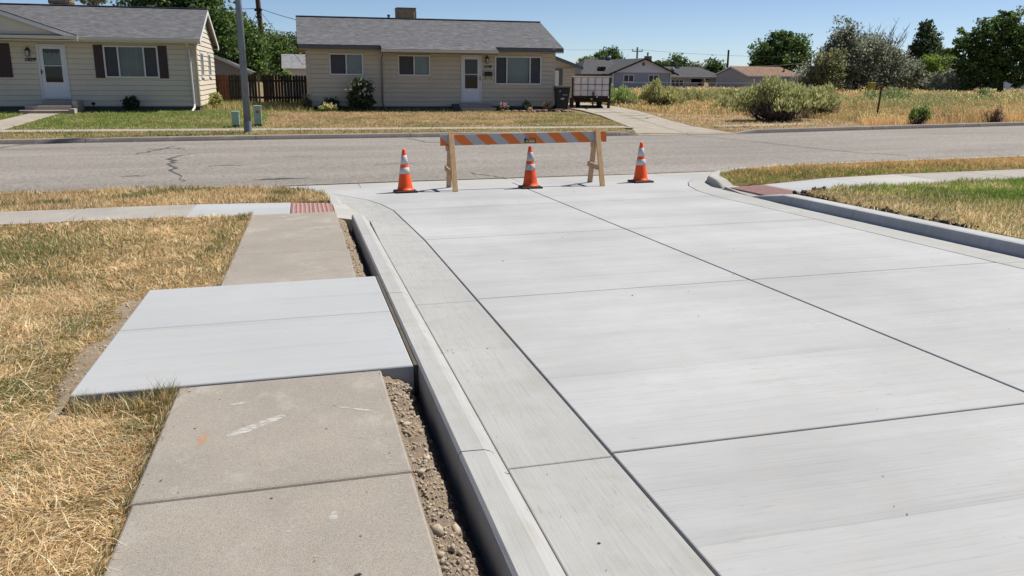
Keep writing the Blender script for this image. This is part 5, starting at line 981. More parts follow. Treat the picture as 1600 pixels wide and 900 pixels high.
x, y = scatter(-6.5, -.68, 7.4, 11.5, 3200, lambda x, y: in_left(x, y) & wedge(x, y, .6)); bt.append(grass_batch(x, y, lawnL_z, .068, .0068, pg_left, STRAW, GREEN, 1.0))
x, y = scatter(-9, -.7, -1.5, 11.5, 500, lambda x, y: in_left(x, y) & ~wedge(x, y, 1.2)); bt.append(grass_batch(x, y, lawnL_z, .09, .010, pg_left, STRAW, GREEN, .9))
# fringe leaning over the slab edges
y = RNG.uniform(1.5, 11.4, 8000); x = np.interp(y, [1, 4.4, 7.2, 11.4], [-.745, -.74, -.735, -.705]) - np.abs(RNG.normal(0, .018, len(y))); k = (y < 4.45) | (y > 7.2); x, y = x[k], y[k]
q = list(grass_batch(x, y, lambda x, y: lawnL_z(x, y)+.025, .06, .0042, lambda x, y: np.full(len(x), .25), STRAW, GREEN, .9)); q[3] = RNG.normal(0, .9, len(x)); bt.append(tuple(q))
x = RNG.uniform(-1.25, -.72, 900); y = 4.50 - np.abs(RNG.normal(0, .05, 900)); bt.append(grass_batch(x, y, lambda x, y: lawnL_z(x, y)+.03, .11, .0035, lambda x, y: np.full(len(x), .45), STRAW, GREEN, .5))
x, y = scatter(-3.2, -.72, .9, 7.4, 260, lambda x, y: in_left(x, y) & wedge(x, y, .3)); q = list(grass_batch(x, y, lambda x, y: lawnL_z(x, y)+.03, .19, .003, lambda x, y: 0*x, STRAW[[0, 3, 3]], GREEN, 1.4)); q[1] = RNG.uniform(.10, .24, len(x)); bt.append(tuple(q))
join_blades('dry_grass', bt, 'matted straw coloured dry grass on the left lawn')
# left verge
def in_vl(x, y): return (x < np.interp(y, [12.9, 13.6, 14.3, 14.85, 15.1, 15.5], [.375, .335, .07, -.43, -1.06, -2.6]) + .03*(vnoise(y*9, y*0, 5)-.5)) & (y > 12.9+.03*vnoise(x*7, x*0, 4))
pgv = lambda x, y: np.clip(.10 + .9*np.clip((fbm(x*1.1, y*1.6, 81)-.5)*4, 0, 1), 0, .9)
bt = []; x, y = scatter(-8.5, .4, 12.9, 15.55, 2600, lambda x, y: in_vl(x, y) & (x > -.46*y-.9)); bt.append(grass_batch(x, y, vergeL_z, .085, .008, pgv, STRAW, GREEN, .6))
x, y = scatter(-14, -6, 12.9, 15.55, 250, lambda x, y: x < -.46*y-.9); bt.append(grass_batch(x, y, vergeL_z, .09, .014, pgv, STRAW, GREEN, .6)); join_blades('verge_grass', bt, 'half green dry grass on the left verge')
# right lawn and verge
def in_lr(x, y): return (x > np.interp(y, [-3, 10.7, 11.2, 11.75], [7.12, 7.14, 7.4, 8.3]) + .04*vnoise(y*8, y*0, 7)*(1+3.5*np.clip(vnoise(y*1.7, y*0, 5)-.45, 0, 1))) & (y < 11.72)
pglr = lambda x, y: np.clip(.12 + .85*np.clip((x-7.6-.25*np.maximum(0, 11-y))/2.0, 0, 1)*np.clip((fbm(x*.8, y*.8, 91)-.15)*3, .4, 1), 0, .95)
bt = []; x, y = scatter(7.1, 16, 5.6, 11.75, 2300, lambda x, y: in_lr(x, y) & (x < 1.06*y+1.6)); bt.append(grass_batch(x, y, lawnR_z, .075, .0075, pglr, STRAW*.95, LUSH, .6))
x, y = scatter(7.1, 18, -1, 11.75, 300, lambda x, y: in_lr(x, y) & (x >= 1.06*y+1.6)); bt.append(grass_batch(x, y, lawnR_z, .08, .014, pglr, STRAW*.95, LUSH, .6)); join_blades('lawn_grass', bt, 'lawn grass turning from straw at the right curb to green')
def in_vr(x, y): return (y > np.interp(x, [7.65, 9.1, 10.7, 20], [12.87, 13.22, 13.40, 13.40])) & (x > np.interp(y, [13.05, 13.6, 14.2, 14.8, 15.3, 15.6], [7.24, 7.27, 7.52, 7.97, 8.85, 10.5]))
pgvr = lambda x, y: np.clip(.62*np.clip((15.3-y)/1.6, .15, 1) - .35*np.clip((x-11.5)/3, 0, 1) + .35*(fbm(x, y*2, 95)-.5), .03, .85)
VR = np.array([(.66, .43, .19), (.56, .35, .16), (.70, .51, .24), (.52, .30, .14)])
bt = []; x, y = scatter(7.2, 19, 12.85, 15.6, 2000, in_vr); bt.append(grass_batch(x, y, lambda x, y: .09+0*x, .08, .0085, pgvr, VR, np.concatenate([GREEN, LUSH]), .6)); join_blades('verge_grass', bt, 'mixed green and rusty grass on the right verge')
# clods along the right curb and in the trench
def clods(name, pts, sizes, mt, lab, parent=None):
    ico = [(0, 0, 1), (.894, 0, .447), (.276, .851, .447), (-.724, .526, .447), (-.724, -.526, .447), (.276, -.851, .447), (.724, .526, -.447), (-.276, .851, -.447), (-.894, 0, -.447), (-.276, -.851, -.447), (.724, -.526, -.447), (0, 0, -1)]
    F = [(0, 1, 2), (0, 2, 3), (0, 3, 4), (0, 4, 5), (0, 5, 1), (1, 6, 2), (2, 7, 3), (3, 8, 4), (4, 9, 5), (5, 10, 1), (2, 6, 7), (3, 7, 8), (4, 8, 9), (5, 9, 10), (1, 10, 6), (6, 11, 7), (7, 11, 8), (8, 11, 9), (9, 11, 10), (10, 11, 6)]
    ico = np.array(ico); n = len(pts); co = ico[None]*RNG.uniform(.5, 1.4, (n, 12, 1))*sizes[:, None, None]*RNG.uniform(.55, 1.3, (n, 1, 3)) + pts[:, None]
    loops = (np.array(F).ravel()[None] + 12*np.arange(n)[:, None]).ravel(); nf = 20*n
    o = raw_mesh(name, co.reshape(-1, 3), loops, np.arange(nf)*3, np.full(nf, 3), mt, parent=parent); return tag(o, lab, 'soil', kind='stuff')
n = 2600; y = np.concatenate([RNG.uniform(1.5, 4.5, 1700), RNG.uniform(7.1, 11.1, 900)]); x = .375+.15*RNG.random(n)**1.3; s = np.abs(RNG.normal(.003, .003, n))+.0018; big = RNG.random(n) < .04; s[big] *= 2.5
clods('trench_clods', to_world(x, y, trench_z(x, y)+s*.3), s, M['rock'], 'loose clods and gravel in the trench')
n = 160; y = 4.47-np.abs(RNG.normal(0, .05, n)); x = RNG.uniform(.385, .50, n); s = RNG.uniform(.004, .015, n); clods('trench_clods', to_world(x, y, .01+.035*RNG.random(n)), s, M['rock'], 'heap of crumbly clods at the trench end')
n = 190; y = np.concatenate([RNG.normal(8.0, .25, 60), RNG.normal(9.2, .35, 70), RNG.normal(10.6, .18, 60)]); x = 7.17+np.abs(RNG.normal(0, .07, n)); s = RNG.uniform(.012, .04, n); clods('turf_clods', to_world(x, y, .11+.02*RNG.random(n)), s, M['darkdirt'], 'dark torn turf clods along the right curb')
n = 70; x = RNG.uniform(7.35, 7.9, n); y = 11.15+.55*(x-7.4)+RNG.normal(0, .06, n); s = RNG.uniform(.012, .04, n); clods('turf_clods', to_world(x, y, .10+.03*RNG.random(n)), s, M['darkdirt'], 'dark torn turf clods at the right ramp corner')
n = 220; x = RNG.uniform(-1.48, -1.29, n); y = RNG.uniform(4.6, 7.1, n); s = np.abs(RNG.normal(.004, .004, n))+.002; clods('dirt_clods', to_world(x, y, dirtpatch_z(x, y)), s, M['rock'], 'small clods beside the new slab')
# far lawns
def lz(x, y): return lot_z(x, y)+.015
FG = np.array([(.23, .30, .07), (.28, .36, .09), (.34, .39, .13), (.19, .26, .06)]); FD = np.array([(.68, .49, .30), (.58, .41, .24), (.48, .35, .19), (.66, .44, .27)])
def far_batch(x0, x1, y0, y1, dens, L, Wd, pg, A, B, lean=1.0, keep=lambda x, y: x == x):
    x, y = scatter(x0, x1, y0, y1, dens, keep); return grass_batch(x, y, lz, L, Wd, pg, A, B, lean, world=True)
pgh1 = lambda x, y: np.clip(.93 - .8*np.exp(-((x+3.2)**2/3+(y-32.2)**2/.35)) - .6*np.clip((30.6-y)/.5, 0, 1) - .25*(fbm(x*.8, y*.8, 7) > .6), .05, .97)
def notpath(x, y): t = (35-y)/5.2; return ~((x > -9.75-.65*t-.05) & (x < -8.75-.4*t+.05) & (y < 35.2))
bt = [far_batch(-17, -1.2, 29.85, 35.9, 620, .075, .016, pgh1, FD, FG, .95, notpath), far_batch(-17, -1, 27.4, 28.66, 700, .07, .016, lambda x, y: np.clip(.75-.5*(fbm(x, y*2, 3) > .55), 0, 1), FD, FG, .6)]
join_blades('front_lawn_grass', bt, 'bright green grass of the left house lawn')
pgh2 = lambda x, y: np.clip(.13 + .5*np.clip((y-36.4)/.8, 0, 1) + .5*np.clip((fbm(x*.7, y*1.4, 12)-.5)*3, -.3, 1) + .25*np.clip((x-8)/2, 0, 1), .04, .8)
def inh2(x, y): return x < np.interp(y, [27, 29, 31, 35, 37.5, 38], [11.2, 11.7, 12.0, 12.5, 8.6, 8.6])
bt = [far_batch(-1.2, 12.5, 29.85, 37.3, 620, .075, .016, pgh2, FD, FG*.85, .7, inh2), far_batch(-1, 11.1, 27.4, 28.66, 700, .07, .016, lambda x, y: np.full(len(x), .35), FD, FG, .7), far_batch(-4, .6, 37, 43.8, 160, .22, .02, lambda x, y: np.full(len(x), .5), FD, FG, .4), far_batch(.4, 7, 37.3, 38.3, 160, .12, .02, lambda x, y: np.full(len(x), .6), FD, FG, .4)]
join_blades('front_lawn_grass', bt, 'browning patchy grass of the middle house lawn')
# litter ground right of driveway
bt = [far_batch(14.3, 21, 27.4, 36, 260, .10, .025, lambda x, y: np.full(len(x), .10), FD, FG, 1.1, lambda x, y: x > np.interp(y, [27, 28.2, 29.5, 33, 36], [15.3, 14.8, 14.5, 15.0, 15.5]))]; join_blades('dry_litter', bt, 'dry leaf litter and stubble right of the driveway')
# tall dry field grass with seed heads
def field(name, x0, x1, y0, y1, dens, h, w, keep, pg, lab, A=np.array([(.80, .55, .26), (.72, .47, .22), (.85, .64, .34), (.64, .41, .19)]), B=np.array([(.30, .34, .15), (.38, .39, .19), (.25, .30, .12)])):
    x, y = scatter(x0, x1, y0, y1, dens, keep); n = len(x); p = pg(x, y); col = mixcol(p, A, B, n, .16)*(.62+.7*fbm(x*.35, y*.45, 5))[:, None]*np.array([1, .96, .93])
    H_ = h*(.15+1.15*fbm(x*.3, y*.5, 15))*np.interp(x-.25*(y-30), [16, 21.5, 24], [.5, .6, 1])*RNG.uniform(.55, 1.2, n); z = lot_z(x, y); P = np.stack([x, y, z], 1); az = RNG.uniform(0, 6.28, n); lean = np.abs(RNG.normal(.18, .16, n))
    o = blades(name, P, H_, np.full(n, w)*RNG.uniform(.6, 1.3, n), az, lean, col, M['blade'], .35); tag(o, lab, 'grass', kind='stuff')
    hd = RNG.random(n) < .4; d = np.stack([np.cos(az)*np.sin(lean+.2), np.sin(az)*np.sin(lean+.2), np.cos(lean+.2)], 1)
    tip = P + d*(H_*.95)[:, None]; sz_ = w*RNG.uniform(3.2, 6, n); hc = leaf_cards(tip[hd], sz_[hd], d[hd]+RNG.normal(0, .3, (hd.sum(), 3)), .45, RNG)
    o2 = cards_obj('seed_heads', hc, np.clip(col[hd]*1.25, 0, .8), M['blade']); tag(o2, 'pale seed heads over '+lab, 'grass', kind='stuff')
wf = lambda x, y: (x > np.interp(y, [27, 30, 34, 40, 50], [20.2, 21.5, 21.8, 16.0, 15.5]) + 1.2*(vnoise(x*.7, y*.7, 3)-.5))
grn = lambda x, y: np.clip(.05 + 1.0*np.exp(-((y-44)**2/70))*np.clip((x-24)/6, 0, 1)*np.clip(1.6*fbm(x*.22, y*.3, 9), 0, 1) + .35*(fbm(x*.2, y*.2, 19) > .58), 0, .9)
field('tall_dry_grass', 20, 36, 27.5, 36, 210, .75, .013, wf, grn, 'golden grass near the far curb')
field('tall_dry_grass', 15.3, 56, 36, 60, 62, .85, .024, wf, grn, 'middle field of golden grass')
field('tall_dry_grass', 22, 100, 60, 104, 15, .62, .055, lambda x, y: x > 18+.1*y, grn, 'far field of golden grass')
# ================================================================ SHRUBS AND TREES
BARK = M['bark']
def crown_mesh(name, root, blobs, nleaf, size, pal, seed, up=0.0, aspect=.55, clump=.28, jit=.2, nclump=None, org=None, mt=None):
    r = np.random.default_rng(seed); C0 = []; tot = sum(b_[3]*b_[4]*b_[5] for b_ in blobs)**1.0
    cent = []; outd = []
    for (cx, cy, cz, rx, ry, rz_) in blobs:
        k = max(200, int(2.1*nleaf*(rx*ry*rz_)**.75/sum((q[3]*q[4]*q[5])**.75 for q in blobs))); nc = max(10, (nclump or 60)*k//max(nleaf, 1) + 8)
        d = r.normal(size=(nc, 3)); d /= np.linalg.norm(d, axis=1)[:, None]; rad = r.uniform(.08, 1.0, nc)**.5*r.uniform(.8, 1.15, nc)
        cc = np.array([cx, cy, cz]) + d*rad[:, None]*np.array([rx, ry, rz_]); i = r.integers(0, nc, k); cs = clump*min(rx, rz_)*r.uniform(.5, 1.3, nc)
        off = np.clip(r.normal(size=(k, 3)), -1.7, 1.7)*cs[i][:, None]*np.array([1, 1, .75]); cent.append(cc[i]+off); outd.append(d[i]+off/np.maximum(cs[i][:, None], 1e-3)*.4)
    cent = np.concatenate(cent); outd = np.concatenate(outd); n = len(cent)
    ax = r.normal(size=(n, 3)) + outd*.5 + np.array([0, 0, up]); co = leaf_cards(cent, 1.12*size*r.uniform(.55, 1.4, n), ax, aspect, r); col = palette(pal, n, r, jit)
    ob = cards_obj(name, co, col, mt or M['leaf'], root, tuple(org if org is not None else ORG[root.name])); return ob
def limbs(root, base, h, r0, targets, seed, mt=BARK, name='trunk', n=7):
    r = random.Random(seed); b = MB(); p0 = Vector(base); fork = p0 + Vector((r.uniform(-.1, .1)*h, r.uniform(-.1, .1)*h, h))
    b.tube([p0-Vector((0, 0, .2)), p0+Vector((0, 0, .02)), p0.lerp(fork, .5)+Vector((r.uniform(-.05, .05)*h, 0, 0)), fork], [r0*1.35, r0*1.15, r0*.9, r0*.75], n)
    for tx in targets:
        t = Vector(tx); st = p0.lerp(fork, r.uniform(.6, 1.0)); m1 = st.lerp(t, .5) + Vector((r.uniform(-.08, .08)*h, r.uniform(-.08, .08)*h, .12*h)); rr_ = r0*r.uniform(.35, .55)
        b.tube([st, st.lerp(m1, .5), m1, t], [rr_, rr_*.8, rr_*.55, rr_*.15], 6)
    return b.build(name, mt, root, smooth=True)
def tree(name, lab, base, th, r0, blobs, nleaf, size, pal, seed, group='trees beyond the houses and field', cat='tree', **kw):
    t = thing(name, lab, cat, base, group); limbs(t, base, th, r0, [(b_[0], b_[1], b_[2]+b_[5]*.35) for b_ in blobs], seed)
    crown_mesh('crown', t, blobs, nleaf, size, pal, seed, **kw); return t
DK = [(.045, .075, .022), (.06, .10, .03), (.075, .12, .035), (.035, .06, .02)]; BR = [(.10, .16, .03), (.13, .19, .04), (.07, .12, .03)]; OL = [(.17, .185, .13), (.21, .22, .16), (.12, .135, .09), (.25, .26, .20)]; PN = [(.045, .07, .03), (.06, .085, .04), (.035, .055, .025)]
tree('broadleaf_tree', 'large dark green tree rising directly behind left house roof', (-5.6, 52, 0), 2.4, .3, [(-7.6, 52.5, 5.2, 1.9, 1.7, 1.6), (-5.4, 52, 5.6, 1.7, 1.7, 1.9), (-4.4, 51.5, 3.9, 1.2, 1.3, 1.5), (-6.5, 53, 7.2, 2.2, 1.8, 1.5), (-10.5, 53, 4.2, 1.0, 1, .9)], 9500, .20, DK+BR[:1], 1, nclump=110)
tree('broadleaf_tree', 'rounded green tree behind the grey shed left of light pole', (-3.4, 55, 0), 1.6, .25, [(-3.3, 55, 3.6, 1.5, 1.5, 1.5), (-2.6, 55, 2.6, 1.2, 1.2, 1.1), (-4.2, 55, 2.9, 1.3, 1.3, 1.3), (-3.6, 55, 4.6, .9, 1, .8)], 6500, .17, DK+BR, 2, nclump=90)
tree('broadleaf_tree', 'bushy tree behind the fence between light pole and utility pole', (-2.0, 66, 0), 1.5, .25, [(-2.2, 66, 3.0, 1.3, 1.4, 1.4), (-1.3, 66.5, 3.4, 1.1, 1.2, 1.2), (-2.7, 66, 2.0, 1.1, 1.1, 1.0)], 4200, .20, BR+DK, 3, nclump=70)
tree('broadleaf_tree', 'dark bushy tree behind fence just right of utility pole', (-.4, 68, 0), 1.4, .25, [(-.4, 68, 3.0, 1.3, 1.3, 1.4), (.5, 68, 2.9, 1.0, 1.2, 1.2), (-.9, 68, 2.1, 1.0, 1, 1.0)], 4200, .20, DK, 4, nclump=70)
tree('sapling', 'small pale green bush poking above dark fence', (-.55, 46.5, .1), .7, .05, [(-.55, 46.5, 1.5, .28, .28, .38)], 500, .09, [(.2, .26, .08), (.15, .2, .06)], 5, group='bushes by the fence', cat='bush')
tree('broadleaf_tree', 'dark round tree left behind grey gabled house', (48, 130, -.1), 2, .3, [(48.4, 130, 4.4, 1.9, 2, 1.5), (46.4, 130, 3.6, 1.3, 1.5, 1.2), (49.6, 130, 3.8, 1.4, 1.5, 1.3)], 3800, .34, DK, 6, nclump=60)
tree('broadleaf_tree', 'pale feathery tree at left edge of distant roofs', (44.2, 128, -.1), 1.6, .2, [(44.2, 128, 3.2, 1.2, 1.2, 1.4)], 1500, .30, [(.12, .15, .07), (.16, .18, .09)], 7, nclump=40)
for i, (x, h, w, lb) in enumerate([(62.5, 3.3, 1.7, 'lowest tree in the row behind the carport house'), (66.5, 5.0, 2.0, 'second tree from left in row behind the carport house'), (69.6, 6.0, 1.9, 'tallest tree of the row behind the carport house'), (73.5, 4.6, 1.6, 'thin pale tree in row behind the carport house'), (77.2, 5.2, 2.2, 'rightmost leafy tree of row behind the carport house')]):
    tree('broadleaf_tree', lb, (x, 150, -.1), 1.5, .25, [(x, 150, h*.62, w, w, h*.38), (x+.8, 150, h*.5, w*.8, w, h*.3), (x-.9, 150, h*.45, w*.8, w, h*.28)], 2300, .36, DK if i != 3 else OL, 10+i, group='row of trees behind the carport house', nclump=45)
tree('broadleaf_tree', 'bright green low tree right of the carport roof', (70.5, 128, -.1), 1, .2, [(70.5, 128, 1.9, 1.7, 1.5, 1.2), (68.6, 128, 1.6, 1.2, 1.2, .9)], 1600, .32, BR, 16, nclump=40)
tree('broadleaf_tree', 'big spreading green tree behind the brown roof', (83.0, 135, -.1), 3, .45, [(81.6, 135, 7.4, 2.6, 3, 1.9), (78.8, 135, 5.6, 2.3, 2.5, 2.0), (85.4, 135, 7.0, 2.4, 2.5, 2.0), (82.5, 134, 4.2, 4.0, 2.8, 2.0), (86.8, 135, 4.8, 1.9, 2, 1.8), (83.0, 135, 8.6, 1.5, 1.8, .9), (78.0, 135, 3.4, 1.8, 2, 1.4)], 9000, .38, DK+DK+BR[1:], 17, nclump=120)
# silvery olive with dead crown twigs
ol = tree('russian_olive', 'large silvery grey green tree with bare dead twigs on top', (62.5, 86, -.1), 2.2, .35, [(60.2, 86, 6.2, 1.5, 1.5, 2.1), (61.8, 86, 4.6, 2.4, 2.2, 2.4), (64.4, 86, 3.6, 2.3, 2.2, 2.3), (59.0, 86, 2.6, 2.2, 2, 2.0), (66.5, 86, 2.4, 2.2, 2, 2.2), (62.5, 85, 1.8, 3.8, 1.8, 1.7), (57.2, 86, 2.6, 1.2, 1.2, 1.7), (69.0, 86, 1.9, 1.5, 1.5, 1.4), (66.0, 86.5, 4.6, 1.7, 1.4, 1.4), (56.0, 86, 1.6, 1.5, 1.3, 1.5), (60.4, 86, 4.0, 2.2, 2, 2.2), (64.0, 86, 5.2, 1.8, 1.6, 1.4), (70.2, 86, 2.8, 1.4, 1.4, 1.5), (66.8, 86, 3.8, 1.7, 1.6, 1.6), (59.0, 85.6, 4.2, 1.6, 1.6, 1.8)], 19000, .24, OL+[(.07, .085, .055)], 18, nclump=170, up=.6)
b = MB(); r = random.Random(5)
for k in range(26):
    x0 = r.uniform(62.3, 67.6); p = Vector((x0, 86, r.uniform(4.2, 5.6))); d = Vector(((x0-63.6)*.16+r.uniform(-.2, .2), r.uniform(-.2, .2), 1)).normalized(); L = r.uniform(1.4, 3.0); q = p+d*L+Vector((r.uniform(-.2, .5), 0, 0))
    b.tube([p, p.lerp(q, .5)+Vector((r.uniform(-.12, .12), 0, 0)), q], [.05, .032, .014], 5)
    for j in range(3): s0 = p.lerp(q, r.uniform(.35, .8)); b.tube([s0, s0+Vector((r.uniform(-.5, .6), 0, r.uniform(.4, .9)))], [.022, .01], 4)
b.build('dead_branch', M['deadwood'], ol)
tree('willow_bush', 'pale olive green bushy tree at the brown roof end', (57.5, 84, -.1), 1.2, .15, [(56.6, 84, 2.9, 1.2, 1.2, 1.6), (58.0, 84, 3.4, 1.2, 1.2, 1.5), (57.5, 84, 1.6, 1.6, 1.3, 1.4)], 3200, .22, [(.17, .18, .08), (.13, .15, .065), (.2, .2, .11)], 19, nclump=60, up=.8)
b = MB()
for k in range(9): x0 = r.uniform(56.6, 58.8); p = Vector((x0, 84.3, 3.4)); q = p+Vector((r.uniform(-.2, .3), 0, r.uniform(1.2, 2.4))); b.tube([p, q], [.03, .01], 4)
dt = thing('dead_sapling', 'thin bare stems standing above the olive green bush', 'dead tree', (57.5, 84.3, 0)); b.build('stem', M['deadwood'], dt)
tree('cypress', 'tall dark pointed evergreen right of the silvery tree', (76.4, 92, -.1), 2, .3, [(75.9, 92, 7.7, .8, .9, 1.2), (76.1, 92, 6.2, 1.35, 1.2, 1.5), (76.0, 92, 4.4, 1.9, 1.6, 1.7), (76.5, 92, 2.4, 2.1, 1.8, 1.8), (77.6, 92, 5.9, .7, .8, 1.2), (74.6, 92, 5.2, .6, .8, 1.1), (78.2, 92, 4.6, .7, .8, 1.0), (73.9, 92, 3.6, .9, .8, 1.0)], 8500, .25, PN+[(.08, .105, .05)], 20, nclump=130, up=1.2)
tree('broadleaf_tree', 'yellow green low tree between the dark evergreen and cottage', (82, 98, -.1), 1.2, .2, [(81.2, 98, 2.6, 1.7, 1.5, 1.6), (83.4, 98, 3.7, 1.9, 1.6, 1.3), (86, 100, 4.2, 1.6, 1.5, 1.2), (81.0, 97, 1.2, 1.6, 1.3, 1.2)], 3800, .30, [(.13, .17, .04), (.09, .13, .03), (.17, .2, .05)], 21, nclump=70)
tree('shrub', 'bright yellow green shrub among the silvery tree foliage', (69.8, 83, -.1), .7, .1, [(69.9, 83, 3.4, .9, .9, 1.0), (70.5, 83, 2.6, .8, .8, .9)], 1300, .2, [(.17, .24, .04), (.12, .18, .03)], 22, cat='bush', nclump=30)
tree('shrub', 'silvery willowy shrub before the dark evergreen', (71.5, 81, -.1), .6, .1, [(71.3, 81, 1.4, 1.6, 1.3, 1.2), (73.0, 81, 1.0, 1.3, 1.0, 1.0), (69.2, 81, 1.3, 1.4, 1.2, 1.1)], 3200, .2, OL, 23, cat='bush', nclump=60, up=.9)
tree('shade_tree', 'dark spreading shade tree at far right of the field', (76.9, 80, -.1), 2.4, .34, [(74.6, 80, 7.0, 2.2, 2.2, 1.6), (72.0, 80, 6.0, 1.6, 1.6, 1.2), (77.5, 80, 7.4, 2.4, 2.4, 1.7), (71.4, 80, 3.6, 1.3, 1.4, 1.0), (74.0, 80, 4.4, 2.2, 2, 1.8), (77.6, 80, 4.6, 2.5, 2.2, 2.0), (80.5, 80, 5.6, 2.4, 2.2, 2.2), (73.8, 80, 2.0, 1.8, 1.6, 1.4), (80.2, 80, 2.8, 1.6, 1.6, 1.2), (77.0, 79, 2.4, 1.4, 1.4, 1.0), (75.6, 80, 8.6, 1.0, 1.2, .7), (72.6, 80, 2.0, 1.5, 1.4, 1.5), (74.8, 79.5, 1.2, 1.5, 1.2, 1.0), (78.6, 79.5, 1.6, 1.2, 1.2, .9), (76.2, 80, 3.4, 2.4, 1.8, 1.8), (70.4, 80, 4.9, 1.2, 1.2, .9)], 17000, .27, DK+DK+BR[:2], 24, nclump=150, clump=.21)
tree('broadleaf_tree', 'small pale tree top peeping over left house roof corner', (-12.6, 60, 0), 2, .2, [(-12.2, 60, 6.4, .9, .9, .7)], 700, .2, OL, 25, nclump=20)
for i, (x, y, w, h) in enumerate([(93, 118, 3.2, 4.2), (99, 122, 3.4, 5.0), (106, 118, 3.5, 5.5), (88.5, 122, 2.6, 4.4)]):
    tree('broadleaf_tree', ['hazy green tree behind the grey cottage roof', 'green tree behind the dark shade tree', 'green tree at the far right edge behind the white garage', 'green tree left behind the grey cottage'][i], (x, y, -.1), 1.5, .25, [(x, y, h*.6, w, w, h*.4), (x+1, y, h*.45, w, w, h*.35)], 1800, .36, DK+BR[:1], 26+i, nclump=40)
# sagebrush and rabbitbrush
SG = [(.52, .53, .23), (.44, .46, .19), (.62, .61, .30), (.34, .36, .15)]
def sage(lab, x, y, w, d, h, n, seed, size=.13, pal=SG, dark=.35, group='bushes on the weedy lot', lumps=9, name='sagebrush'):
    z = float(lot_z(x, y)); t = thing(name, lab, 'bush', (x, y, z), group); r = np.random.default_rng(seed)
    # lumps of upright sprigs on a dome
    lumps = int(lumps*1.8); ang = r.uniform(0, 6.28, lumps); rad = np.sqrt(r.uniform(0, 1, lumps))*.85; lx = x+np.cos(ang)*rad*w/2; ly = y+np.sin(ang)*rad*d/2; lh = h*(1-.42*rad**2)*r.uniform(.62, 1.1, lumps)
    i = r.integers(0, lumps, n); u = r.normal(size=(n, 3)); u /= np.linalg.norm(u, axis=1)[:, None]; u[:, 2] = np.abs(u[:, 2])*.9+.05; rr = r.uniform(.55, 1.05, n)**.6
    R_ = np.minimum(w, d)*.21*r.uniform(.7, 1.3, lumps)[i]; c = np.stack([lx[i]+u[:, 0]*rr*R_, ly[i]+u[:, 1]*rr*R_, z+lh[i]*(.40+.58*u[:, 2]*rr)], 1)
    ax = np.stack([u[:, 0]*.45, u[:, 1]*.45, np.full(n, 1.0)], 1)+r.normal(0, .22, (n, 3)); co = leaf_cards(c, size*r.uniform(.6, 1.5, n), ax, .3, r)
    cards_obj('foliage', co, palette(pal, n, r, .2)*np.array([.60, .60, .585]), M['leaf'], t, ORG[t.name])
    b = MB(); q = random.Random(seed)
    for k in range(int(16+lumps*1.7)):
        j = k % lumps; p = Vector((x+q.uniform(-.12, .12)*w, y+q.uniform(-.12, .12)*d, z-.05)); e = Vector((lx[j]+q.uniform(-.2, .2)*w*.6, ly[j]+q.uniform(-.2, .2)*d*.6, z+lh[j]*q.uniform(.55, .9))); m_ = p.lerp(e, .5)+Vector((q.uniform(-.1, .1), q.uniform(-.1, .1), -.08*h))
        b.tube([p, m_, e], [.035*h, .022*h, .008], 5)
    b.build('stem', BARK, t); n2 = int(n*dark); u = r.normal(size=(n2, 3)); u /= np.linalg.norm(u, axis=1)[:, None]
    c = np.array([x, y, z+h*.22])+u*np.array([w*.42, d*.42, h*.24])*r.uniform(.4, 1, (n2, 1)); co = leaf_cards(c, size*1.2*r.uniform(.5, 1.5, n2), r.normal(size=(n2, 3))+np.array([0, 0, .6]), .12, r)
    cards_obj('dead_twigs', co, palette([(.12, .085, .07), (.09, .065, .055), (.16, .12, .10)], n2, r, .2), M['leaf'], t, ORG[t.name]); return t
sage('biggest grey green brush at the sidewalk end', 19.1, 31.2, 3.7, 2.4, 1.95, 9500, 1, .15, lumps=16)
sage('medium brush with dark dead base right of biggest brush', 22.6, 33.4, 2.0, 1.7, 1.62, 3600, 2, .14, dark=.7, lumps=7)
sage('green brush immediately right of trailer', 17.3, 44.6, 2.4, 2.0, 1.5, 3200, 3, .15, [(.40, .50, .18), (.32, .42, .15)], lumps=8)
sage('round olive brush standing before the grey gabled house', 20.1, 45.4, 2.3, 2.0, 1.75, 3800, 4, .15, [(.52, .52, .22), (.43, .44, .17), (.60, .57, .26)], lumps=8)
for i, (x, y, w, h, lb) in enumerate([(18.9, 47.5, 1.8, 1.0, 'low brush between trailer brush and round olive brush'), (24.2, 52, 2.2, 1.1, 'low brush right of the round olive brush'), (27.0, 56, 2.6, 1.15, 'low brush in front of the carport'), (30.0, 58, 2.8, 1.1, 'low brush left of the biggest brush top'), (21.8, 40.5, 1.6, .9, 'grassy low brush behind the golden grass'), (27.8, 42, 3.0, 1.15, 'spreading green weeds right of the medium brush'), (36.5, 47, 3.4, 1.3, 'broad blue green weeds in mid field'), (34, 45, 1.6, 1.0, 'grey green weed clump left of broad weeds'), (48.5, 52, 1.2, 1.2, 'small dark green bush in the right field'), (52.5, 52, 1.6, .8, 'low green weeds right of small dark bush'), (58, 54, 3.0, .8, 'low green weeds at the right edge of the field')]):
    sage(lb, x, y, w, w*.8, h, 1500 if i < 8 else 900, 40+i, .15, [(.30, .38, .16), (.38, .44, .20), (.25, .32, .13)] if i > 4 else [(.48, .48, .22), (.40, .42, .18), (.56, .54, .27)], dark=.15, group='low brush and weeds across the lot', lumps=6, name='brush')
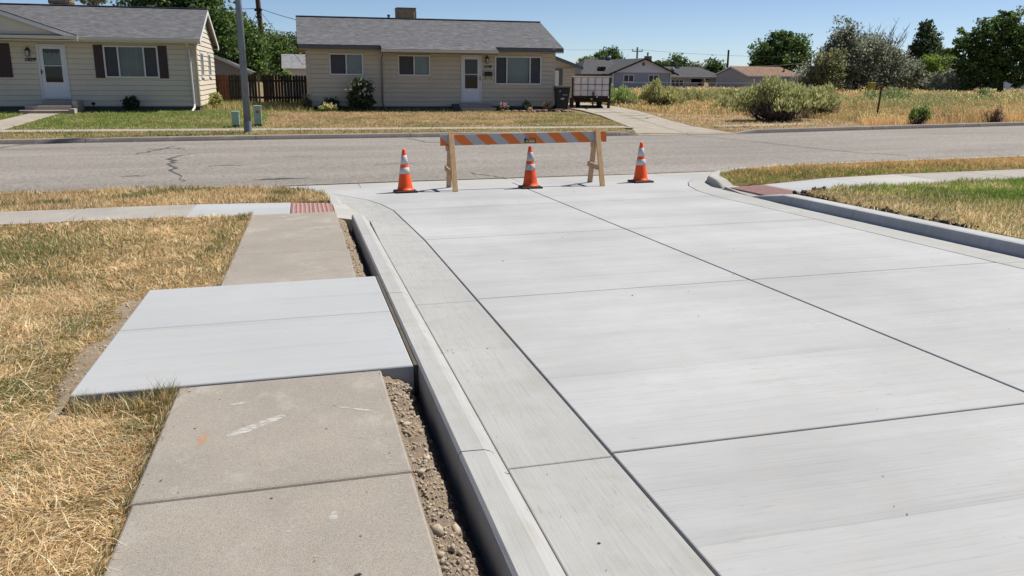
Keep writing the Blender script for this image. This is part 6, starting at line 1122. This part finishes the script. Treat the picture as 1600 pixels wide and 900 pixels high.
for i, (x, y, w, h, lb) in enumerate([(16.9, 47.8, 1.6, 1.1, 'low olive brush just beyond the trailer brush'), (22.4, 47.5, 1.9, 1.05, 'olive brush touching right side of round olive brush'), (23.6, 50.0, 2.2, 1.15, 'grey olive brush second right of round olive brush'), (25.6, 50.5, 2.0, 1.0, 'yellowish brush in the middle of the brush row'), (28.2, 52.5, 2.4, 1.1, 'olive brush below the carport opening'), (26.3, 47.0, 2.0, 1.15, 'green brush touching left side of biggest brush'), (29.6, 51.0, 2.4, 1.3, 'brush behind the left shoulder of the biggest brush'), (19.6, 50.0, 2.0, 1.0, 'brush behind the round olive brush'), (24.6, 37.0, 1.6, .95, 'pale green weed clump right of the medium brush'), (31.5, 41.5, 2.4, .9, 'grey green weeds behind the rusty post'), (40.5, 44.0, 3.0, .95, 'broad grey green weeds beyond the bright green bush'), (43.5, 47.0, 2.6, .9, 'grey green weeds left of the small dark bush')]):
    sage(lb, x, y, w, w*.8, h, 1500, 140+i, .15, [(.30, .36, .16), (.38, .42, .20), (.25, .30, .13)] if i in (5, 8, 9, 10, 11) else [(.44, .45, .20), (.37, .39, .165), (.52, .50, .25)], dark=.15, group='low brush and weeds across the lot', lumps=6, name='brush')
sage('leafy bright green bush growing at the far curb', 22.95, 27.62, .95, .6, .82, 1500, 60, .10, [(.22, .32, .08), (.30, .38, .12), (.17, .25, .06)], dark=.1, group=None, lumps=6, name='green_bush')
sage('brown dried tumbleweed against the far curb', 26.6, 27.75, .9, .6, .68, 900, 61, .10, [(.40, .27, .19), (.32, .21, .15), (.46, .33, .23)], dark=.8, group=None, lumps=5, name='tumbleweed')
sage('flattened grey dead weed left of the tumbleweed', 25.2, 28.9, 1.0, .7, .3, 500, 62, .10, [(.24, .2, .17), (.3, .26, .22)], dark=.5, group=None, lumps=4, name='dead_weed')
# house-side plants
def plant(name, lab, x, y, w, h, n, pal, seed, size=.10, cat='plant', flowers=None, group=None, aspect=.6, z=None):
    z = float(lot_z(x, y)) if z is None else z; t = thing(name, lab, cat, (x, y, z), group); b = MB(); q = random.Random(seed)
    for k in range(7): e = Vector((x+q.uniform(-.4, .4)*w, y+q.uniform(-.3, .3)*w, z+h*q.uniform(.6, .95))); b.tube([(x+q.uniform(-.1, .1)*w, y, z-.03), tuple(Vector((x, y, z)).lerp(e, .5)), e], [.014, .011, .005], 5)
    b.build('stem', BARK, t); crown_mesh('foliage', t, [(x, y, z+h*.5, w*.42, w*.38, h*.42), (x-w*.2, y, z+h*.35, w*.3, w*.3, h*.3), (x+w*.2, y, z+h*.4, w*.3, w*.3, h*.35)], n, size, pal, seed, aspect=aspect, nclump=30)
    if flowers: crown_mesh('flowers', t, [(x, y-.05, z+h*.6, w*.45, w*.4, h*.4)], flowers[0], size*.8, flowers[1], seed+1, aspect=.9, nclump=14)['kind'] = 'stuff'
    return t
ROSE = [(.045, .07, .03), (.06, .09, .035), (.035, .05, .025)]
plant('rose_bush', 'big dark rose bush between the middle house left windows', 2.68, 37.75, 1.15, 1.5, 1900, ROSE, 70, .11, 'bush', (5, [(.45, .43, .36)]))
plant('dark_bush', 'small dark bush against the left house wall', -6.4, 36.05, .58, .68, 520, [(.03, .045, .025), (.045, .06, .03)], 71, .10, 'bush')
plant('flower_clump', 'pale yellow green flowering clump left of the rose bush', 1.2, 37.55, .9, .38, 700, [(.30, .34, .10), (.22, .28, .08), (.42, .40, .2)], 72, .08, 'plant', (70, [(.6, .55, .3), (.5, .35, .25)])); plant('dark_plant', 'dark leafy plant behind the pale flowering clump', 1.35, 38.05, .9, .62, 500, ROSE, 73, .10)
plant('weeds', 'yellow green weeds at the left house rear corner', -3.45, 38.4, .55, .75, 420, [(.28, .28, .09), (.2, .22, .07), (.36, .33, .12)], 74, .09, z=.15)
plant('dry_weeds', 'dry tangled weeds at the left foundation corner of middle house', .25, 38.2, .6, .75, 260, [(.15, .12, .07), (.10, .11, .05)], 75, .09)
plant('pink_flowers', 'pink flowers right of the middle house steps', 9.05, 37.6, .45, .42, 260, [(.10, .13, .06), (.16, .18, .09)], 76, .08, 'plant', (22, [(.30, .10, .14), (.34, .22, .24)])); plant('spiky_plant', 'grey green spiky plant under the wide window', 10.15, 37.7, .48, .52, 240, [(.13, .15, .09), (.09, .12, .06)], 77, .12, aspect=.25)
plant('dried_plant', 'dried tan plant at the right of the flower bed', 11.1, 37.6, .4, .45, 260, [(.42, .27, .16), (.5, .36, .22), (.3, .2, .12)], 78, .08); plant('dried_plant', 'small dried plant in front of the spiky plant', 10.2, 37.35, .22, .2, 90, [(.5, .36, .24), (.42, .28, .18)], 79, .06)
gl = thing('garden_light', 'little black garden light left of the dark bush', 'garden light', (-7.75, 36.0, .15)); b = MB(); b.tube([(-7.75, 36.0, .1), (-7.75, 36.0, .42)], .012, 6); b.build('stake', M['lamp'], gl); b = MB(); b.lathe([(.05, .40), (.06, .43), (.10, .45), (.02, .52)], 10, (-7.75, 36.0, 0)); b.build('shade', M['lamp'], gl)

# crumbs, flakes and leaf bits lying on the new concrete
n = 130; x = RNG.uniform(.85, 6.4, n); y = RNG.uniform(1.6, 14.8, n); s = np.abs(RNG.normal(.0025, .003, n))+.0018; k = RNG.random(n) < .3; x[k] = .83+np.abs(RNG.normal(0, .12, k.sum())); co = leaf_cards(to_world(x, y, .004+0*x), s*2.2, RNG.normal(size=(n, 3))*np.array([1, 1, .15]), .5, RNG)
tag(cards_obj('debris_flakes', co, palette([(.10, .08, .06), (.2, .15, .1), (.05, .045, .04)], n, RNG), M['blade']), 'tiny crumbs and leaf flakes on the new concrete', 'debris', kind='stuff')
n = 200; x = RNG.uniform(-.7, .36, n); y = np.concatenate([RNG.uniform(1.6, 4.5, 120), RNG.uniform(7.2, 11.3, 80)]); kk = RNG.random(n) < .7; x[kk] = -.72+np.abs(RNG.normal(0, .10, kk.sum())); s = np.abs(RNG.normal(.002, .003, n))+.0015; co = leaf_cards(to_world(x, y, .1255+0*x), s*2.4, RNG.normal(size=(n, 3))*np.array([1, 1, .12]), .3, RNG)
tag(cards_obj('straw_bits', co, palette([(.45, .32, .16), (.2, .15, .1), (.5, .45, .38), (.12, .09, .06)], n, RNG), M['blade']), 'straw bits and crumbs on the old slabs', 'debris', kind='stuff')
